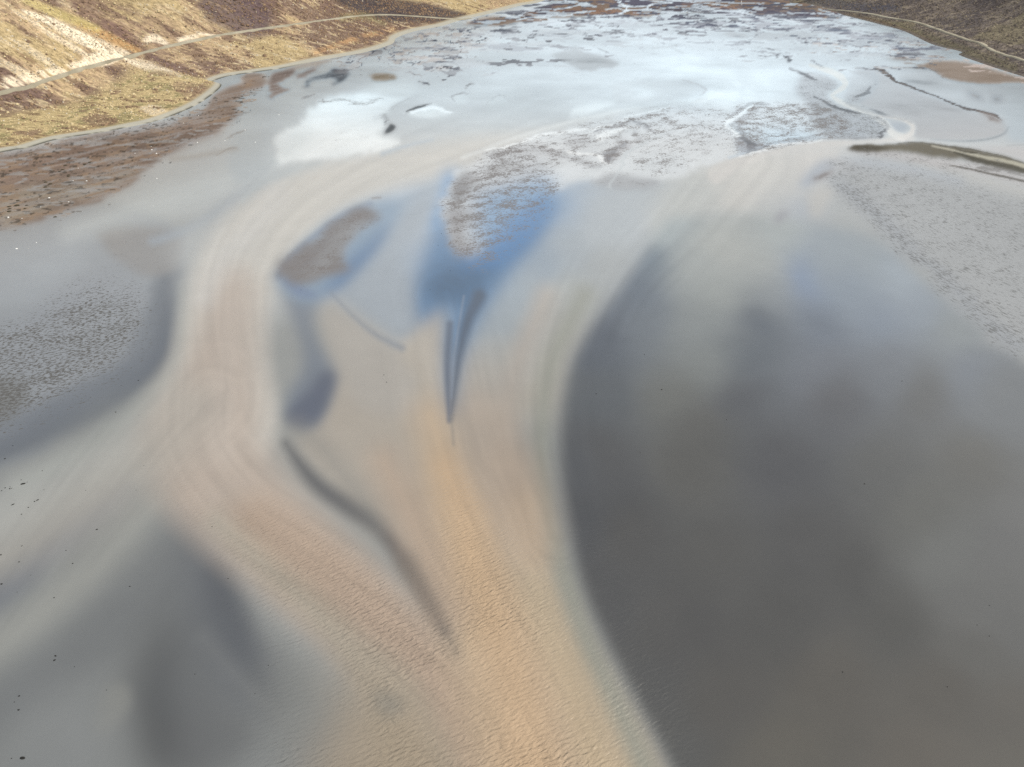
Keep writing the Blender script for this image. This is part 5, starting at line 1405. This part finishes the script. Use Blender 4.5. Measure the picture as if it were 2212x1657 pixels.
LL = lambda x, y: K(0, 900, [(x, y)])[0]
LB = lambda x, y: K(0, 1313, [(x, y)])[0]
MM = lambda x, y: K(600, 450, [(x, y)])[0]
RR = lambda x, y: K(1200, 450, [(x, y)])[0]
R9 = lambda x, y: K(1200, 900, [(x, y)])[0]
S9 = lambda x, y: K(1800, 900, [(x, y)])[0]
S13 = lambda x, y: K(1800, 1313, [(x, y)])[0]
G1 = 'dark rocks dotted over the wet flat in the lower left'
named = [
    (LB(163, 1591), 0.80, 'largest dark rock of all, at the bottom left corner of the flat', 1.5),
    (LB(83, 1595), 0.30, 'small dark rock just left of the largest rock at the bottom left corner', 1.0),
    (LB(401, 853), 0.48, 'upper of two dark rocks standing close together above the grey sand hump', 1.2),
    (LB(393, 885), 0.52, 'lower of two dark rocks standing close together above the grey sand hump', 1.3),
    (LB(137, 1143), 0.46, 'dark slanting rock at the left edge, upper of the pair beside the grey sand hump', 1.3),
    (LB(133, 1243), 0.50, 'dark slanting rock at the left edge, lower of the pair beside the grey sand hump', 1.3),
    (LB(103, 1187), 0.25, 'tiny dark rock between two slanting rocks at the left edge', 1.0),
    (LL(165, 833), 0.85, 'long dark rock heading the loose row of stones on the pale band, left edge', 2.0),
    (LL(197, 820), 0.28, 'tiny rock close above the long dark rock on the pale band', 1.0),
    (LL(153, 804), 0.32, 'small faint rock above the long dark rock on the pale band', 1.6),
    (LL(37, 862), 0.45, 'topmost dark rock in the cluster of five at the left edge of the pale band', 1.2),
    (LL(70, 868), 0.45, 'slanting dark rock in the middle of the cluster of five at the left edge', 1.4),
    (LL(85, 865), 0.32, 'rightmost small rock in the cluster of five at the left edge', 1.0),
    (LL(12, 882), 0.38, 'leftmost rock in the cluster of five, nearly cut off by the picture edge', 1.0),
    (LL(72, 855), 0.28, 'thin faint rock topping the cluster of five at the left edge', 1.8),
    (LL(250, 960), 0.42, 'left one of two dark rocks lying end to end on the dark band', 1.2),
    (LL(270, 950), 0.55, 'right, longer one of two dark rocks lying end to end on the dark band', 1.9),
    (LL(92, 982), 0.55, 'narrow slanting dark rock left of the two lying end to end', 2.2),
    (LL(205, 1003), 0.45, 'round dark rock below the two lying end to end', 1.1),
    (LL(155, 1052), 0.45, 'dark rock at the upper rim of the blue grey band, lower left', 1.1),
    (LL(305, 738), 0.38, 'lone dark rock high on the pale band, lower left flat', 1.1),
    (LL(158, 1281), 0.36, 'small dark rock in the middle of the blue grey band, lower left', 1.3),
    (LL(5, 1346), 0.48, 'dark rock cut by the left picture edge at the blue grey band', 1.4),
    (LL(137, 1397), 0.44, 'dark rock just below the blue grey band, lower left', 1.2),
    (LL(10, 1556), 0.62, 'stout dark rock at the left picture edge below the blue grey band', 1.3),
    (LL(525, 1408), 0.40, 'dark rock alone in the grey middle of the lower left flat', 1.2),
    (LL(700, 1162), 0.46, 'slanting dark rock alone on the pale fan left of the pink stream', 1.4),
    (LL(477, 1314), 0.28, 'small dark rock above the one alone in the grey middle of the lower left flat', 1.2),
    (LL(937, 1574), 0.42, 'dark rock under the grey tongue between the two lower left dark patches', 1.2),
    (LL(1648, 1518), 0.36, 'dark rock within the slate coloured patch beside the pink stream', 1.1),
    (LL(1532, 1142), 0.32, 'small dark rock at the tip above the slate coloured patch', 1.1),
    (LL(390, 1655), 0.42, 'dark rock beneath the grey middle of the lower left flat', 1.1),
    (LL(835, 314), 0.52, 'largest dark rock at the left rim of the turbid arm, mid left', 1.2),
    (LL(1000, 86), 0.46, 'dark rock at the edge between slate water and turbid arm, mid left', 1.1),
    (LL(503, 167), 0.42, 'right one of two dark rocks in blue grey water below the speckled flat', 1.1),
    (LL(278, 204), 0.44, 'left one of two dark rocks in blue grey water below the speckled flat', 1.1),
    (LL(92, 557), 0.36, 'upper dark rock in the slate band by the left edge', 1.1),
    (LL(35, 651), 0.50, 'lower, bigger dark rock in the slate band by the left edge', 1.2),
    (MM(998, 1377), 0.42, 'upper of two dark rocks on the smooth tan water between the channels', 1.1),
    (MM(1017, 1430), 0.48, 'lower of two dark rocks on the smooth tan water between the channels', 1.1),
    (MM(1390, 440), 0.50, 'dark rock in the blue pool, near its upper left rim', 1.0),
    (MM(1413, 357), 0.48, 'topmost dark rock in the bright blue pool beside the speckled bar', 1.0),
    (MM(1476, 625), 0.46, 'dark rock in the middle of the large blue pool', 1.0),
    (MM(1332, 762), 0.40, 'dark rock low in the large blue pool above its notch', 1.0),
    (MM(617, 412), 0.55, 'dark rock on the brown bar beside the smaller blue pool', 1.2),
    (MM(400, 763), 0.42, 'left one of two dark rocks under the tip of the brown bar', 1.0),
    (MM(420, 737), 0.42, 'right one of two dark rocks under the tip of the brown bar', 1.0),
    (RR(1230, 1483), 0.58, 'plump dark rock on the light cloud in the dark right basin', 1.0),
    (RR(757, 1513), 0.42, 'dark rock inside the curved left edge of the dark right basin', 1.2),
    (RR(1105, 1230), 0.38, 'dark rock above the light cloud in the dark right basin', 1.0),
    (R9(1075, 608), 0.32, 'dark rock right of the deepest curve of the dark right basin', 1.0),
    (R9(1697, 368), 0.32, 'faint rock on the bluish patch of the dark right basin', 1.0),
    (S13(1822, 490), 0.30, 'upper of three dark rocks close to the right picture edge', 1.0),
    (S13(1733, 630), 0.26, 'left one of three dark rocks close to the right picture edge', 1.0),
    (S13(1822, 710), 0.34, 'lower of three dark rocks close to the right picture edge', 1.0),
    (S13(1517, 1077), 0.30, 'dark rock alone low in the brownish right corner', 1.0),
    (S13(762, 970), 0.28, 'slim dark rock in the lower middle of the dark right basin', 1.5),
    (S9(1190, 90), 0.42, 'dark rock on the pale haze at the upper right of the dark basin', 1.0),
    (S9(920, 833), 0.42, 'dark rock at the slanting edge of the lighter grey sand, right', 1.3),
]
for uv, sz, lab, st_ in named:
    stone('d', uv, sz, lab, None, st_)
for uv, lab in [
    (LL(620, 880), 'tiny dark speck of stone right of the cluster of five, on the pale band'),
    (LL(983, 878), 'tiny dark speck of stone on the pale ground above the grey tongue, lower left'),
    (LL(1040, 700), 'tiny dark speck of stone highest on the pink edge of the lower left flat'),
    (LL(318, 875), 'tiny dark speck of stone above the right one of two end to end rocks'),
    (LL(222, 1493), 'tiny dark speck of stone below the rock under the blue grey band'),
    (LL(1003, 336), 'tiny dark speck of stone right of the largest rock on the turbid arm, left'),
    (LL(875, 122), 'tiny dark speck of stone in slate water left of the turbid arm'),
    (LL(123, 1615), 'tiny dark speck of stone near the left edge, under the stout edge rock'),
    (LB(538, 932), 'tiny dark speck of stone right of the two rocks standing close together'),
    (LB(770, 1100), 'tiny dark speck of stone on top of the grey sand hump'),
    (LB(1842, 1125), 'tiny dark speck of stone at the lower right rim of the dark smear'),
    (LB(1940, 922), 'tiny dark speck of stone on the rippled grey water beside the dark smear'),
    (LB(1408, 985), 'tiny dark speck of stone within the dark smear at the bottom left')]:
    stone('d', uv, 0.24, lab)
L38 = lambda x, y: (x * 0.0961, 336.2 + y * 0.0961)
pale = [
    (L38(190, 1393), 1.15, 'big white boulder at the far left end of the brown mud'),
    (L38(495, 1412), 0.6, 'small white boulder right of the big one at the far left mud end'),
    (L38(915, 1155), 0.5, 'tiny white boulder on the tan mud, lowest near the water line'),
    (L38(1105, 955), 1.25, 'wide white boulder standing in a grey puddle on the brown mud'),
    (L38(873, 980), 0.5, 'tiny white boulder left of the wide one in the grey puddle'),
    (L38(1645, 570), 0.65, 'round white boulder left of the bright one at the grey runnel'),
    (L38(1945, 575), 1.1, 'bright white boulder at the head of the grey runnel on the brown mud'),
    (L38(1543, 1043), 0.8, 'flat white boulder on the tan mud above the water line'),
    (L38(1760, 285), 0.5, 'pale small boulder near the dark weed in the upper brown mud'),
    (K(0, 0, [(1130, 1110)])[0], 1.15, 'white boulder at the lower tip of the grey runnels, mid mud'),
    (K(0, 0, [(1097, 1083)])[0], 0.95, 'white boulder with a dark foot above the grey runnels on the mud'),
    (K(0, 0, [(975, 1108)])[0], 0.7, 'lone white boulder left of the middle grey runnels'),
    (K(0, 0, [(1092, 1058)])[0], 0.6, 'uppermost small white boulder above the middle grey runnels'),
    (K(0, 0, [(1133, 1290)])[0], 0.8, 'white boulder out in the pale water below the brown mud'),
    (K(0, 0, [(1625, 1018)])[0], 0.9, 'white boulder at the right end of the brown mud by the water'),
    (K(0, 0, [(1770, 940)])[0], 0.9, 'white boulder at the tip of the dark sliver bar off the shore'),
    (K(0, 0, [(1845, 1028)])[0], 0.8, 'white boulder in open pale water right of the dark sliver bar'),
    (K(0, 0, [(1425, 1030)])[0], 0.9, 'white boulder on the looped ridge of the brown mud'),
    (K(0, 0, [(2015, 830)])[0], 0.9, 'white boulder in the shallow water off the headland'),
    (K(0, 450, [(120, 466)])[0], 1.0, 'white boulder out on the blue grey flat near the left edge'),
    (K(0, 450, [(262, 422)])[0], 0.6, 'smaller white boulder on the blue grey flat, right of the larger one'),
    (K(0, 450, [(1105, 157)])[0], 0.5, 'tiny white boulder on the brightest pale water below the mud'),
    (K(0, 0, [(730, 1005)])[0], 0.6, 'white boulder close under the dark wrack line of the left beach'),
    (K(0, 0, [(1435, 838)])[0], 0.8, 'white boulder on the mud under the beach near the headland'),
    (K(0, 0, [(1325, 890)])[0], 0.8, 'white boulder on brown mud below the bend of the beach'),
]
for uv, sz, lab in pale:
    stone('p', uv, sz, lab)
weeds = [
    (L38(1030, 600), 1.3, 'upper of two dark weed covered stones side by side on the brown mud'),
    (L38(1130, 640), 1.5, 'lower, broader of two dark weed covered stones side by side on the brown mud'),
    (L38(1020, 710), 1.2, 'weed covered stone lying in a glint of water under the two side by side'),
    (L38(205, 1150), 1.2, 'topmost of three weed covered stones in a column at the far left'),
    (L38(215, 1200), 1.3, 'middle one of three weed covered stones in a column at the far left'),
    (L38(210, 1255), 1.4, 'lowest of three weed covered stones in a column at the far left'),
    (L38(600, 1120), 1.0, 'single weed covered stone right of the column of three at the far left'),
    (L38(560, 1195), 1.0, 'brownish weed covered stone under the single one right of the column'),
    (L38(380, 1125), 1.8, 'long low weed covered stone between the column of three and the dark streak'),
    (L38(1545, 440), 1.3, 'upper of two flat weed covered stones at the small grey runnel'),
    (L38(1535, 472), 1.1, 'lower of two flat weed covered stones at the small grey runnel'),
    (L38(1410, 320), 1.3, 'weed covered stone at the mouth of the upper runnel'),
    (L38(1470, 222), 1.4, 'highest weed covered stone on the upper runnel'),
    (L38(1340, 355), 1.0, 'small weed covered stone left below the mouth of the upper runnel'),
    (L38(240, 350), 1.0, 'weed covered stone far left in the upper brown mud'),
    (L38(2015, 155), 1.3, 'weed covered stone by the wide grey patch, upper right of the brown mud'),
    (L38(1905, 208), 1.2, 'weed covered stone left of the wide grey patch, upper brown mud'),
    (L38(400, 1010), 1.2, 'weed covered stone at the left tip of the dark streak on the mud'),
    (L38(1240, 1380), 1.1, 'dark weed covered stone just out in the water off the mud edge'),
]
for uv, sz, lab in weeds:
    stone('w', uv, sz, lab, None, 1.3, 0.2)

# ---- the two white marker posts on the marsh
def marker(uv, label):
    x, y = ground(*uv)
    bm = bmesh.new()
    bmesh.ops.create_cone(bm, cap_ends=True, segments=10, radius1=0.34, radius2=0.30, depth=1.6)
    bmesh.ops.translate(bm, verts=bm.verts, vec=(0, 0, 0.8))
    bmesh.ops.create_uvsphere(bm, u_segments=10, v_segments=6, radius=0.46)
    for v in bm.verts:
        if v.co.z < 0.47 and (v.co.x ** 2 + v.co.y ** 2 + v.co.z ** 2) < 0.23 and v.index >= 20:
            pass
    me_ = bpy.data.meshes.new('marker_post'); bm.to_mesh(me_); bm.free()
    me_.materials.append(PALE_ROCK)
    o = bpy.data.objects.new('marker_post', me_)
    o.location = (float(x), float(y), 0.1); COL.objects.link(o)
    o['label'] = label; o['category'] = 'marker post'; o['group'] = 'white markers on the marsh'


marker((1601, 5.6), 'farther of two small white markers standing in line on the dark marsh')
marker((1601.8, 10.8), 'nearer of two small white markers standing in line on the dark marsh')
